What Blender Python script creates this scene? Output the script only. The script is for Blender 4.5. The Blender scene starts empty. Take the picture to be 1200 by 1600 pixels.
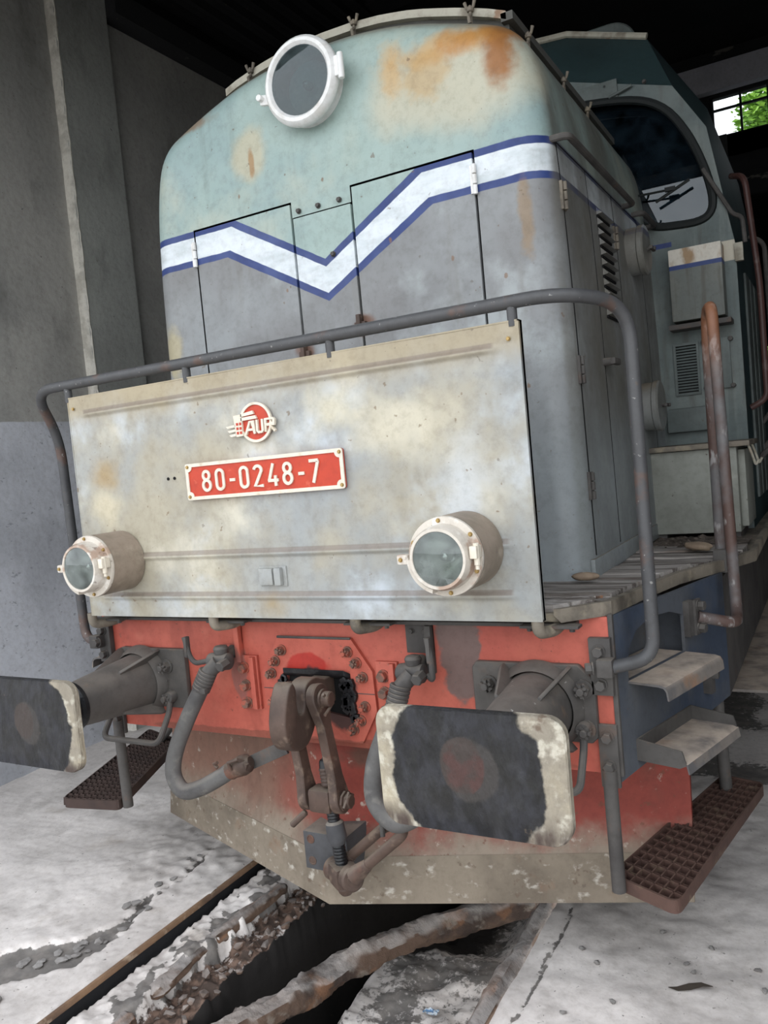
import bpy, bmesh, math, random
from mathutils import Vector, Matrix, noise
random.seed(7)
V = Vector
scn = bpy.context.scene
COL = scn.collection
PI = math.pi

# ---------------------------------------------------------------- camera
cam_d = bpy.data.cameras.new('camera')
cam = bpy.data.objects.new('camera', cam_d)
COL.objects.link(cam)
YAW, PITCH, ROLL = math.radians(29.30505), math.radians(-3.43263), math.radians(-5.3563)
fw = V((-math.sin(YAW)*math.cos(PITCH), math.cos(YAW)*math.cos(PITCH), math.sin(PITCH)))
r0 = V((math.cos(YAW), math.sin(YAW), 0)); u0 = r0.cross(fw)
rt = r0*math.cos(ROLL) + u0*math.sin(ROLL); up = -r0*math.sin(ROLL) + u0*math.cos(ROLL)
m = Matrix.Identity(4)
for i in range(3):
    m[i][0] = rt[i]; m[i][1] = up[i]; m[i][2] = -fw[i]
m.translation = V((1.75580, -2.48926, 1.87262))
cam.matrix_world = m
cam_d.sensor_fit = 'VERTICAL'; cam_d.sensor_height = 32.0
cam_d.lens = 32.0*1276.12/1600.0
cam_d.clip_start = 0.05; cam_d.clip_end = 300
scn.camera = cam

# ---------------------------------------------------------------- world, exposure
wd = bpy.data.worlds.new('overcast_sky'); scn.world = wd
wd.use_nodes = True
wn = wd.node_tree.nodes; wl = wd.node_tree.links
bg = wn['Background']
geo = wn.new('ShaderNodeTexCoord'); sx = wn.new('ShaderNodeSeparateXYZ'); mr = wn.new('ShaderNodeMapRange'); mx = wn.new('ShaderNodeMix')
mx.data_type = 'RGBA'
wl.new(geo.outputs['Generated'], sx.inputs[0]); wl.new(sx.outputs['Z'], mr.inputs[0])
mr.inputs[1].default_value = 0.0; mr.inputs[2].default_value = 1.0
wl.new(mr.outputs[0], mx.inputs[0])
mx.inputs[6].default_value = (0.94, 0.97, 1.0, 1); mx.inputs[7].default_value = (0.90, 0.96, 1.06, 1)
wl.new(mx.outputs[2], bg.inputs[0])
bg.inputs[1].default_value = 1.5
vs = scn.view_settings
vs.view_transform = 'Standard'; vs.look = 'None'; vs.gamma = 1.0; vs.use_curve_mapping = False
vs.exposure = 0.9
scn.cycles.use_denoising = True
scn.cycles.max_bounces = 8
scn.cycles.diffuse_bounces = 5

# ---------------------------------------------------------------- materials
def lin(c):
    return tuple((x/255/12.92 if x/255 <= 0.04045 else ((x/255+0.055)/1.055)**2.4) for x in c) + (1,)

class NT:
    """a small node-graph writer for one material"""
    def __init__(s, name, rough=0.6, metal=0.0):
        s.m = bpy.data.materials.new(name); s.m.use_nodes = True
        s.n = s.m.node_tree.nodes; s.l = s.m.node_tree.links
        s.b = s.n['Principled BSDF']
        s.b.inputs['Roughness'].default_value = rough; s.b.inputs['Metallic'].default_value = metal
        s.b.inputs['Specular IOR Level'].default_value = 0.35
        g = s.n.new('ShaderNodeNewGeometry'); s.P = g.outputs['Position']; s.N = g.outputs['Normal']
        q = s.n.new('ShaderNodeSeparateXYZ'); s.l.new(s.P, q.inputs[0]); s.x, s.y, s.z = q.outputs
    def put(s, sock, v):
        if isinstance(v, bpy.types.NodeSocket): s.l.new(v, sock)
        elif v is not None: sock.default_value = v
    def math(s, op, a, b=None, c=None, clamp=False):
        k = s.n.new('ShaderNodeMath'); k.operation = op; k.use_clamp = clamp
        for i, v in enumerate((a, b, c)): s.put(k.inputs[i], v)
        return k.outputs[0]
    def step(s, v, lo, hi):
        k = s.n.new('ShaderNodeMapRange'); k.interpolation_type = 'SMOOTHSTEP'
        s.put(k.inputs[0], v); k.inputs[1].default_value = lo; k.inputs[2].default_value = hi
        if lo > hi:
            k.inputs[1].default_value = hi; k.inputs[2].default_value = lo; k.inputs[3].default_value = 1; k.inputs[4].default_value = 0
        return k.outputs[0]
    def mul(s, a, b): return s.math('MULTIPLY', a, b)
    def noise(s, scale, detail=3, st=(1, 1, 1), off=0.0, rough=0.55):
        v = s.n.new('ShaderNodeVectorMath'); v.operation = 'MULTIPLY_ADD'
        s.l.new(s.P, v.inputs[0]); v.inputs[1].default_value = st; v.inputs[2].default_value = (off, off*1.7, off*0.6)
        k = s.n.new('ShaderNodeTexNoise'); k.inputs['Scale'].default_value = scale; k.inputs['Detail'].default_value = detail
        k.inputs['Roughness'].default_value = rough
        s.l.new(v.outputs[0], k.inputs['Vector'])
        return k.outputs[0]
    def mix(s, f, a, b):
        k = s.n.new('ShaderNodeMix'); k.data_type = 'RGBA'
        s.put(k.inputs[0], f); s.put(k.inputs[6], a); s.put(k.inputs[7], b)
        return k.outputs[2]
    def blob(s, c, r, amp=0.5, nscale=6, lo=1.0, hi=0.6, off=0.0):
        """mask of a stain of its own shape round the point c, radii r"""
        v = s.n.new('ShaderNodeVectorMath'); v.operation = 'SUBTRACT'; s.l.new(s.P, v.inputs[0]); v.inputs[1].default_value = c
        w = s.n.new('ShaderNodeVectorMath'); w.operation = 'DIVIDE'; s.l.new(v.outputs[0], w.inputs[0]); w.inputs[1].default_value = r
        k = s.n.new('ShaderNodeVectorMath'); k.operation = 'LENGTH'; s.l.new(w.outputs[0], k.inputs[0])
        d = s.math('ADD', k.outputs['Value'], s.mul(s.math('SUBTRACT', s.noise(nscale, 4, off=off), 0.5), amp*2))
        return s.step(d, lo, hi)
    def facing_up(s, lo=0.3, hi=0.8):
        q = s.n.new('ShaderNodeSeparateXYZ'); s.l.new(s.N, q.inputs[0])
        return s.step(q.outputs[2], lo, hi)
    def bump(s, h, strength=0.3, dist=0.01):
        k = s.n.new('ShaderNodeBump'); k.inputs['Strength'].default_value = strength; k.inputs['Distance'].default_value = dist
        s.l.new(h, k.inputs['Height']); s.l.new(k.outputs[0], s.b.inputs['Normal'])
    def done(s, col, rough=None, grain=.30):
        if grain:
            g = s.step(s.noise(30, 8, off=21, rough=.72), .42, .70); k = s.n.new('ShaderNodeMix'); k.data_type = 'RGBA'; k.blend_type = 'MULTIPLY'
            s.put(k.inputs[0], s.mul(g, grain)); s.put(k.inputs[6], col); k.inputs[7].default_value = (.50, .46, .42, 1); col = k.outputs[2]
            d = s.mul(s.step(s.noise(34, 3, off=33), .715, .75), .8*min(1, grain*2)); col = s.mix(d, col, (.10, .075, .055, 1))
        s.put(s.b.inputs['Base Color'], col)
        if rough is not None: s.put(s.b.inputs['Roughness'], rough)
        return s.m

def simple(name, col, layers=(), rough=0.6, metal=0.0, up=None, bump=None):
    """base colour + wear layers (colour, scale, lo, hi, amount, stretch, offset); up = settled dust (colour, amount)"""
    t = NT(name, rough, metal); c = lin(col)
    for L in layers:
        L = list(L) + [None]*(7-len(L))
        f = t.step(t.noise(L[1], 5, L[5] or (1, 1, 1), L[6] or 0.0), L[2], L[3])
        c = t.mix(t.mul(f, L[4]), c, lin(L[0]))
    if up:
        f = t.mul(t.mul(t.facing_up(), t.step(t.noise(9, 4, off=3.1), 0.2, 0.6)), up[1]); c = t.mix(f, c, lin(up[0]))
    if bump: t.bump(t.noise(bump[0], 6), bump[1], bump[2] if len(bump) > 2 else 0.01)
    return t.done(c)

M = {}
def stripe_masks(t):
    ax = t.math('ABSOLUTE', t.x)
    def line(z, a, k): return t.math('SUBTRACT', z, t.mul(t.math('MAXIMUM', t.math('SUBTRACT', a, ax), 0.0), k))
    wob = t.mul(t.math('SUBTRACT', t.noise(14, 2), 0.5), 0.006)
    z = t.math('ADD', t.z, wob)
    ut, ub = line(2.963, .44, .575), line(2.936, .455, .565)
    lt, lb = line(2.840, .475, .56), line(2.813, .49, .553)
    gt = lambda a, b: t.step(t.math('SUBTRACT', a, b), -0.0015, 0.0015)
    return gt(z, ut), gt(z, ub), gt(z, lt), gt(z, lb)

def hood_mat():
    t = NT('weathered_hood_paint', 0.5)
    aut, aub, alt, alb = stripe_masks(t)
    grey = t.mix(t.step(t.noise(2.6, 4), .35, .7), lin((122, 122, 122)), lin((140, 143, 144)))
    grey = t.mix(t.mul(t.step(t.noise(3.3, 5, off=4), .52, .68), .6), grey, lin((166, 172, 172)))
    grey = t.mix(t.mul(t.step(t.noise(5, 5, (3, 3, .35), 2), .55, .75), .5), grey, lin((120, 118, 114)))
    teal = t.mix(t.step(t.noise(2.2, 4, off=1), .35, .65), lin((138, 158, 156)), lin((152, 170, 164)))
    teal = t.mix(t.mul(t.step(t.noise(1.9, 5, off=9), .5, .68), .75), teal, lin((174, 178, 162)))
    teal = t.mix(t.mul(t.step(t.noise(4, 5, (4, 4, .25), 5), .56, .74), .35), teal, lin((112, 126, 120)))
    blue = t.mix(t.step(t.noise(9, 3), .3, .8), lin((40, 56, 108)), lin((58, 74, 124)))
    white = t.mix(t.step(t.noise(7, 4, (1, 1, 3)), .4, .75), lin((212, 218, 222)), lin((186, 194, 196)))
    c = t.mix(alb, grey, blue); c = t.mix(alt, c, white); c = t.mix(aub, c, blue); c = t.mix(aut, c, teal)
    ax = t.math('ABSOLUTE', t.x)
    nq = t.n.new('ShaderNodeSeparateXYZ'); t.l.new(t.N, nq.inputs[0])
    side = t.math('MAXIMUM', t.step(ax, .915, .94), t.mul(t.step(nq.outputs[0], .55, .88), t.step(t.y, .40, .47)))                       # darker brown-grey laid over the long sides
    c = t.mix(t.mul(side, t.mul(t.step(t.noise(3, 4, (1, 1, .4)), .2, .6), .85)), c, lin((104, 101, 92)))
    pale = t.step(t.z, 2.15, 1.75)                     # bleached foot of the hood
    c = t.mix(t.mul(pale, .45), c, lin((150, 160, 164)))
    def rust(c, col, cen, r, amt, amp=.5, ns=7, off=0., lo=1., hi=.5):
        return t.mix(t.mul(t.blob(cen, r, amp, ns, lo, hi, off), amt), c, lin(col))
    c = rust(c, (184, 178, 156), (.62, .36, 3.22), (.42, .4, .22), .8, .4, 4)
    c = rust(c, (184, 174, 146), (-.33, .36, 3.20), (.12, .3, .14), .7, .35, 9, 2)
    c = rust(c, (186, 148, 92), (.56, .42, 3.36), (.30, .35, .075), .7, .9, 11, 1, 1.15, .1)
    c = rust(c, (142, 90, 38), (.79, .42, 3.31), (.085, .35, .20), .95, .6, 11, 5, 1.05, .35)
    c = rust(c, (172, 122, 62), (.66, .42, 3.36), (.17, .35, .085), .9, .8, 13, 6, 1.1, .1)
    c = rust(c, (190, 150, 90), (.36, .42, 3.33), (.075, .3, .13), .65, .9, 12, 7, 1.1, .1)
    c = rust(c, (178, 140, 80), (.50, .36, 3.27), (.12, .3, .10), .5, .7, 11, 8)
    c = rust(c, (150, 112, 66), (-.32, .36, 3.17), (.018, .2, .07), .75, .5, 22, 3)
    c = rust(c, (140, 110, 66), (.84, .42, 2.68), (.035, .3, .19), .55, .7, 14, 9)
    c = rust(c, (112, 78, 60), (-.14, .36, 2.36), (.06, .2, .05), .8, .5, 18, 2)
    c = rust(c, (112, 78, 60), (.145, .36, 2.42), (.06, .2, .05), .8, .5, 18, 4)
    c = rust(c, (130, 98, 70), (-.72, .5, 3.42), (.30, .35, .05), .7, .6, 12, 1)
    c = rust(c, (176, 164, 128), (-.86, .45, 2.45), (.08, .3, .16), .7, .6, 9, 5)
    for i, (x, z) in enumerate(((-.40, 3.05), (.02, 3.02), (-.2, 2.62), (.3, 2.72), (.55, 2.6), (.75, 2.5), (.8, 2.1))):
        c = rust(c, (120, 88, 62), (x, .36, z), (.008, .2, .011), .7, .9, 60, i)
    sp = t.step(t.noise(26, 2, off=6), .735, .765)
    c = t.mix(t.mul(sp, .6), c, lin((104, 84, 66)))
    top = t.facing_up(.5, .9); c = t.mix(t.mul(top, .7), c, lin((112, 100, 82)))
    t.bump(t.noise(1.6, 2), .25, .02)
    return t.done(c, t.step(t.noise(5, 3), -.3, 1.4))
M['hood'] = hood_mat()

def panel_mat():
    t = NT('faded_grey_panel_paint', 0.48)
    c = t.mix(t.step(t.noise(2.4, 3), .3, .7), lin((142, 146, 147)), lin((155, 156, 152)))
    c = t.mix(t.mul(t.step(t.noise(1.9, 5, off=3), .42, .66), .75), c, lin((168, 158, 134)))
    c = t.mix(t.mul(t.step(t.noise(2.7, 5, off=8), .50, .76), .95), c, lin((204, 198, 180)))
    c = t.mix(t.mul(t.step(t.noise(3.3, 5, off=13), .53, .74), .8), c, lin((190, 198, 205)))
    c = t.mix(t.mul(t.step(t.noise(16, 4, (1, 1, .5), 17), .42, .7), .22), c, lin((132, 122, 102)))
    c = t.mix(t.mul(t.step(t.z, 2.10, 2.22), .8), c, lin((156, 142, 114)))
    for zc, xl in ((2.188, .88), (1.603, .88), (1.447, .88)):      # dirt lodged along each bead
        f = t.mul(t.step(t.math('ABSOLUTE', t.math('SUBTRACT', t.z, zc)), .011, .006), t.step(t.math('ABSOLUTE', t.x), .885, .87)); c = t.mix(t.mul(f, .62), c, lin((112, 98, 88)))
    def st(c, col, cen, r, amt, off): return t.mix(t.mul(t.blob(cen, r, .8, 7, 1.15, .1, off), amt), c, lin(col))
    c = st(c, (156, 130, 84), (-.80, -.18, 1.92), (.12, .2, .10), .75, 2)
    c = st(c, (196, 186, 160), (-.80, -.18, 1.80), (.13, .2, .10), .8, 4)
    c = st(c, (150, 128, 88), (-.03, -.18, 1.41), (.10, .2, .06), .7, 5)
    c = st(c, (200, 193, 172), (.55, -.18, 1.98), (.24, .2, .14), .75, 6)
    c = st(c, (196, 187, 160), (.28, -.18, 2.07), (.10, .2, .09), .7, 7)
    c = st(c, (190, 194, 196), (.75, -.18, 1.72), (.12, .2, .26), .7, 8)
    sp = t.step(t.noise(30, 2, off=2), .72, .76); c = t.mix(t.mul(sp, .6), c, lin((110, 88, 62)))
    t.bump(t.noise(2.2, 2), .18, .02)
    return t.done(c)
M['panel'] = panel_mat()

def red_mat():
    t = NT('faded_coral_red_paint', 0.55)
    c = t.mix(t.step(t.noise(2.5, 4), .3, .7), lin((170, 81, 67)), lin((186, 97, 80)))
    c = t.mix(t.mul(t.step(t.noise(5, 5, off=2), .55, .72), .4), c, lin((198, 116, 96)))
    c = t.mix(t.mul(t.step(t.noise(8, 5, (1, 1, .4), 7), .56, .72), .45), c, lin((140, 66, 54)))
    sp = t.step(t.noise(60, 2, off=3), .68, .73); c = t.mix(t.mul(sp, .6), c, lin((92, 58, 48)))
    gr = lambda c, col, cen, r, amt, off, amp=.35: t.mix(t.mul(t.blob(cen, r, amp, 14, 1, .8, off), amt), c, lin(col))
    c = gr(c, (168, 44, 34), (-.02, 0, 1.145), (.11, .1, .05), .95, 1)
    c = gr(c, (48, 46, 46), (.02, 0, 1.06), (.19, .1, .085), .96, 2, .4)
    c = gr(c, (52, 48, 46), (.11, 0, .99), (.07, .1, .10), .9, 3, .4)
    c = gr(c, (94, 90, 86), (.60, 0, 1.22), (.085, .1, .20), .85, 4, .55)
    c = gr(c, (96, 90, 86), (-.36, 0, 1.1), (.05, .1, .13), .5, 5, .3)
    c = gr(c, (110, 66, 52), (.0, 0, .85), (1.0, .1, .022), .6, 6, .5)
    t.bump(t.noise(40, 4), .12, .003)
    return t.done(c)
M['red'] = red_mat()

def plow_mat():
    t = NT('dirty_red_plow_paint', 0.65)
    c = t.mix(t.step(t.noise(3, 4), .3, .7), lin((124, 54, 44)), lin((146, 66, 54)))
    left = t.step(t.math('ADD', t.x, t.mul(t.math('SUBTRACT', t.noise(5, 6, (1, 1, .6), 9), .5), .55)), .05, -.5)
    c = t.mix(t.mul(left, .72), c, lin((122, 104, 88)))
    d = t.math('ADD', t.z, t.mul(t.math('SUBTRACT', t.noise(5, 7, off=4, rough=.65), .5), .30))
    c = t.mix(t.mul(t.step(d, .54, .40), .95), c, lin((136, 125, 110)))
    c = t.mix(t.mul(t.step(t.noise(4, 5, (1.5, 1.5, .5), 2), .5, .7), .4), c, lin((96, 70, 58)))
    c = t.mix(t.mul(t.step(t.noise(24, 6, off=8), .63, .72), .7), c, lin((180, 172, 158)))
    c = t.mix(t.mul(t.blob((.2, 0, .78), (.16, .3, .07), .6, 12, 1, .6, 2), .75), c, lin((84, 66, 54)))
    c = t.mix(t.mul(t.step(t.noise(26, 3, off=1), .66, .70), .6), c, lin((104, 66, 50)))
    t.bump(t.noise(18, 5), .2, .006)
    return t.done(c)
M['plow'] = plow_mat()
M['lip'] = simple('bare_dirty_plow_lip', (130, 119, 104), [((98, 88, 76), 3, .4, .65, .8), ((188, 182, 170), 17, .56, .72, .8, (1, 1, 1.5), 3), ((96, 80, 66), 24, .62, .7, .7, None, 6), ((126, 90, 66), 5, .58, .7, .5, None, 9)], .7, bump=(20, .25, .006))

def buffer_mat():
    """cream paint, worn grease ring and a scrubbed middle, round each buffer's centre"""
    t = NT('greased_buffer_plate', 0.6)
    ax = t.math('ABSOLUTE', t.x)
    def oval(cx, cz, rx, rz, amp, ns, off, lo, hi):
        dx = t.math('DIVIDE', t.math('SUBTRACT', t.x, cx), rx); dz = t.math('DIVIDE', t.math('SUBTRACT', t.z, cz), rz)
        d = t.math('SQRT', t.math('ADD', t.mul(dx, dx), t.mul(dz, dz)))
        d = t.math('ADD', d, t.mul(t.math('SUBTRACT', t.noise(ns, 5, off=off), .5), amp))
        return t.step(d, lo, hi)
    c = t.mix(t.step(t.noise(6, 5), .35, .6), lin((172, 162, 140)), lin((138, 130, 116)))
    c = t.mix(t.mul(t.step(t.noise(19, 6, off=2), .5, .64), .8), c, lin((196, 190, 174)))
    c = t.mix(t.mul(t.step(t.noise(16, 5, off=6), .6, .68), .7), c, lin((92, 72, 58)))
    c = t.mix(t.mul(t.step(t.z, .96, .90), t.step(t.noise(8, 4, (2, 1, .5), 3), .35, .55)), c, lin((72, 60, 54)))
    gr = None
    for cx, cz, rx, rz, mx_, mz, mr, ms in ((.865, 1.05, .222, .225, .865, 1.075, .066, .080), (-.88, 1.05, .255, .225, -.865, 1.065, .055, .070)):
        g = oval(cx, cz, rx, rz, .45, 9, cx, 1.02, .97); c = t.mix(t.mul(g, .97), c, t.mix(t.step(t.noise(30, 5, (1, 1, .5)), .35, .7), lin((18, 19, 22)), lin((38, 39, 45))))
        c = t.mix(oval(cx, cz, .30, .06, .6, 12, 2.2, 1., .8) if 0 else t.mul(oval(mx_+.02, mz-.01, mr*1.25, ms*1.15, .4, 16, 3, 1, .85), .8), c, lin((62, 58, 55)))
        c = t.mix(oval(mx_, mz, mr, ms, .3, 18, 4, 1, .9), c, t.mix(t.step(t.noise(14, 4), .5, .65), lin((62, 54, 50)), lin((74, 52, 48))))
    t.bump(t.noise(60, 6, (1, 1, .35)), .7, .012)
    return t.done(c)
M['buffer'] = buffer_mat()

M['cowl'] = simple('sooty_grey_hood_shell', (88, 88, 84), [((70, 68, 62), 3, .4, .7, .6)], .7)
M['rubber'] = simple('dusty_hose_rubber', (92, 90, 88), [((62, 60, 60), 6, .45, .7, .7), ((120, 116, 110), 18, .55, .7, .5)], .75, up=((140, 134, 126), .5), bump=(40, .2, .004))
M['iron'] = simple('dusty_dark_iron', (82, 79, 76), [((58, 55, 54), 6, .4, .65, .7), ((104, 82, 68), 9, .58, .7, .45, None, 4)], .68, up=((128, 120, 110), .55), bump=(35, .25, .004))
M['bolt'] = simple('painted_bolt', (112, 84, 72), [((170, 84, 66), 30, .45, .6, .8), ((72, 62, 56), 40, .55, .7, .8, None, 3)], .62, up=((120, 110, 98), .6))
M['rust'] = simple('rusty_forged_steel', (86, 69, 60), [((62, 50, 44), 7, .4, .65, .8), ((128, 110, 94), 16, .55, .7, .6, None, 3), ((124, 80, 62), 5, .55, .7, .5, None, 7)], .6, up=((138, 128, 114), .45), bump=(28, .3, .004))
M['rail'] = simple('worn_handrail_paint', (74, 74, 75), [((98, 76, 66), 7, .56, .68, .7), ((148, 146, 142), 60, .66, .70, .7, None, 3), ((58, 58, 60), 9, .55, .7, .5, None, 6)], .48, bump=(50, .15, .003))
def railrust():
    t = NT('rusting_handrail_paint', .5)
    c = t.mix(t.step(t.noise(4, 4), .4, .6), lin((84, 66, 60)), lin((100, 98, 98)))
    c = t.mix(t.mul(t.step(t.noise(34, 6, (1, 1, .4), 2), .56, .68), .8), c, lin((150, 148, 146)))
    c = t.mix(t.mul(t.step(t.z, 2.0, 2.33), .75), c, lin((140, 94, 66)))
    return t.done(c)
M['railrust'] = railrust()
M['darkrust'] = simple('dark_red_rail_paint', (72, 48, 44), [((94, 80, 74), 20, .56, .68, .7)], .5)
M['blue'] = simple('dusty_blue_frame_paint', (60, 69, 84), [((82, 84, 87), 3.2, .4, .6, .75), ((104, 102, 98), 5, .55, .75, .6, (1, 1, .35), 4), ((48, 50, 56), 2.4, .55, .75, .6, None, 8)], .62, bump=(30, .15, .004))
M['step'] = simple('worn_step_plate', (92, 90, 90), [((126, 118, 110), 6, .4, .6, .8), ((140, 108, 84), 7, .55, .68, .7, None, 4)], .65, up=((190, 174, 158), .85), bump=(30, .25, .004))
M['grate'] = simple('rusty_cast_grating', (86, 64, 56), [((70, 52, 46), 9, .45, .65, .7), ((112, 96, 80), 14, .58, .7, .6, None, 3)], .75, up=((106, 88, 78), .4), bump=(40, .2, .003))
M['gratedark'] = simple('dark_cast_grating', (64, 50, 45), [((48, 38, 36), 9, .45, .65, .7)], .75, up=((92, 78, 70), .5))
M['plank'] = simple('rotten_grey_plank', (150, 144, 138), [((84, 76, 70), 6, .46, .58, .9, (.22, 4.5, 3)), ((170, 165, 160), 9, .52, .66, .8, (.3, 4, 4), 4), ((104, 84, 70), 4, .58, .7, .6, (.5, 2, 2), 9)], .85, bump=(9, .6, .012))
M['soil'] = simple('dry_litter_and_soil', (96, 86, 78), [((60, 52, 46), 22, .45, .6, .9), ((140, 130, 118), 30, .58, .68, .8, None, 3)], .95, bump=(40, .8, .02))
M['edge'] = simple('grimy_deck_edge', (122, 114, 102), [((84, 78, 70), 7, .45, .6, .8), ((150, 140, 120), 12, .55, .7, .7, None, 3)], .7, bump=(25, .3, .006))
M['boxpaint'] = simple('dirty_pale_grey_box_paint', (138, 140, 132), [((112, 112, 104), 3, .45, .7, .7), ((168, 168, 158), 3.5, .56, .7, .6, None, 5), ((70, 58, 46), 26, .66, .7, .8, None, 2)], .6)
M['cab'] = simple('dusty_teal_cab_paint', (98, 106, 104), [((78, 84, 82), 3, .4, .65, .7), ((118, 122, 118), 4, .55, .7, .5, (2, 2, .4), 3), ((70, 66, 58), 6, .6, .75, .5, (2, 2, .4), 7)], .55)
M['cabroof'] = simple('dark_teal_roof_paint', (44, 62, 64), [((34, 48, 50), 3, .4, .7, .6)], .6)
M['roofgrey'] = simple('pale_roof_trim_paint', (168, 164, 150), [((120, 112, 98), 8, .5, .65, .8), ((128, 92, 66), 9, .6, .7, .7, None, 4)], .65)
M['white'] = simple('scuffed_white_enamel', (226, 226, 224), [((196, 190, 180), 8, .55, .7, .6), ((150, 120, 96), 16, .66, .72, .5, None, 3)], .4)
M['rim'] = simple('chipped_cream_lamp_paint', (200, 192, 180), [((160, 130, 110), 9, .52, .6, .75), ((226, 222, 214), 14, .55, .65, .7, None, 2), ((120, 104, 92), 26, .64, .7, .7, None, 5)], .42)
M['lampbody'] = simple('brown_dusted_lamp_body', (146, 132, 118), [((118, 108, 94), 7, .4, .65, .7), ((172, 160, 144), 9, .55, .7, .6, None, 3)], .55, bump=(30, .1, .003))
M['brass'] = simple('dull_brass', (168, 142, 92), [], .4, .6)
M['plate'] = simple('orange_red_enamel', (184, 62, 38), [((168, 52, 36), 12, .4, .7, .6), ((206, 98, 74), 30, .64, .7, .5, None, 3)], .45)
M['cream'] = simple('cream_relief_paint', (216, 207, 190), [((186, 170, 142), 20, .55, .7, .6)], .5)
M['black'] = simple('black_recess', (14, 14, 14), [], .9)
M['greyblock'] = simple('dark_grey_block_paint', (74, 74, 76), [((56, 56, 58), 8, .45, .65, .6)], .6, up=((146, 138, 126), .85))
M['grease'] = simple('black_grease', (26, 26, 28), [((44, 42, 42), 22, .5, .65, .6)], .35, bump=(30, .6, .008))
M['tube'] = simple('dusty_buffer_casing', (88, 84, 80), [((64, 62, 60), 5, .4, .65, .7), ((112, 92, 76), 8, .6, .72, .6, None, 4), ((200, 198, 192), 26, .72, .74, .8, None, 8)], .6, up=((122, 114, 106), .6), bump=(30, .15, .004))
M['mirror'] = simple('lamp_reflector', (190, 192, 186), [], .22, .85)
M['seal'] = simple('black_window_rubber', (28, 32, 32), [], .6)

def glass(name, tint, film, gloss=.02, dust=0.0):
    """a thin pane: clear film of one tint, a Fresnel reflection, some dust"""
    t = NT(name); m_ = t.n; tr = m_.new('ShaderNodeBsdfTransparent'); gl = m_.new('ShaderNodeBsdfGlossy'); fz = m_.new('ShaderNodeFresnel'); a = m_.new('ShaderNodeMixShader'); b_ = m_.new('ShaderNodeMixShader'); df = m_.new('ShaderNodeBsdfDiffuse')
    tr.inputs[0].default_value = lin(tint); gl.inputs['Roughness'].default_value = gloss; gl.inputs[0].default_value = (.92, .95, .96, 1); fz.inputs[0].default_value = 1.62; df.inputs[0].default_value = lin(film)
    t.l.new(fz.outputs[0], a.inputs[0]); t.l.new(tr.outputs[0], a.inputs[1]); t.l.new(gl.outputs[0], a.inputs[2])
    t.put(b_.inputs[0], t.mul(t.step(t.noise(11, 5), .2, .8), dust)); t.l.new(a.outputs[0], b_.inputs[1]); t.l.new(df.outputs[0], b_.inputs[2])
    t.l.new(b_.outputs[0], t.n['Material Output'].inputs[0]); return t.m
M['lens'] = glass('dusty_lamp_lens', (214, 222, 220), (158, 166, 162), .02, .55)
M['darklens'] = glass('grey_lamp_glass', (150, 166, 170), (92, 104, 106), .02, .5)
M['glass'] = glass('dark_cab_glass', (120, 140, 146), (70, 92, 108), .01, .14)
M['pane'] = glass('clear_window_pane', (248, 250, 250), (180, 184, 184), .01, .05)

def wall_mat(name, a, b, dado=None):
    t = NT(name, .9)
    c = t.mix(t.step(t.noise(.9, 5), .35, .65), lin(a), lin(b))
    c = t.mix(t.mul(t.step(t.noise(2.3, 6, (1, 1, .5), 4), .55, .7), .5), c, lin([x*.72 for x in a]))
    if dado:
        f = t.step(t.math('ADD', t.z, t.mul(t.math('SUBTRACT', t.noise(7, 3), .5), .02)), 2.385, 2.375)
        d = t.mix(t.step(t.noise(1.3, 6, off=3), .35, .7), lin(dado), lin([x*.86 for x in dado]))
        d = t.mix(t.mul(t.step(t.noise(20, 5, (1, 1, 1.6), 8), .64, .7), .6), d, lin([x*.62 for x in dado]))
        c = t.mix(f, c, d)
    sp = t.step(t.noise(26, 3, off=2), .7, .74); c = t.mix(t.mul(sp, .6), c, lin((58, 56, 54)))
    t.bump(t.noise(9, 7), .35, .02)
    return t.done(c)
M['wall'] = wall_mat('grey_cement_render', (150, 149, 145), (172, 170, 164), (196, 198, 204))
M['pillar'] = wall_mat('grey_pillar_render', (146, 147, 143), (168, 170, 164))
M['palestrip'] = simple('pale_pillar_strip', (212, 208, 198), [((178, 174, 164), 6, .45, .6, .8)], .9, bump=(14, .6, .02))
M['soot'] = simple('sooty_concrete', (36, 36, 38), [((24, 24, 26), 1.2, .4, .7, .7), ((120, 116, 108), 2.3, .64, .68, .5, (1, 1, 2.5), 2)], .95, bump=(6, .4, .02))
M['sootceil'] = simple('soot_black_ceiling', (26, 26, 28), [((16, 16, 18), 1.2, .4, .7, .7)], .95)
M['beamgrey'] = simple('grey_lintel_render', (186, 186, 194), [((160, 160, 168), 1.5, .4, .7, .6)], .9)
M['winframe'] = simple('dark_window_bar', (44, 46, 46), [], .7)

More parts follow.
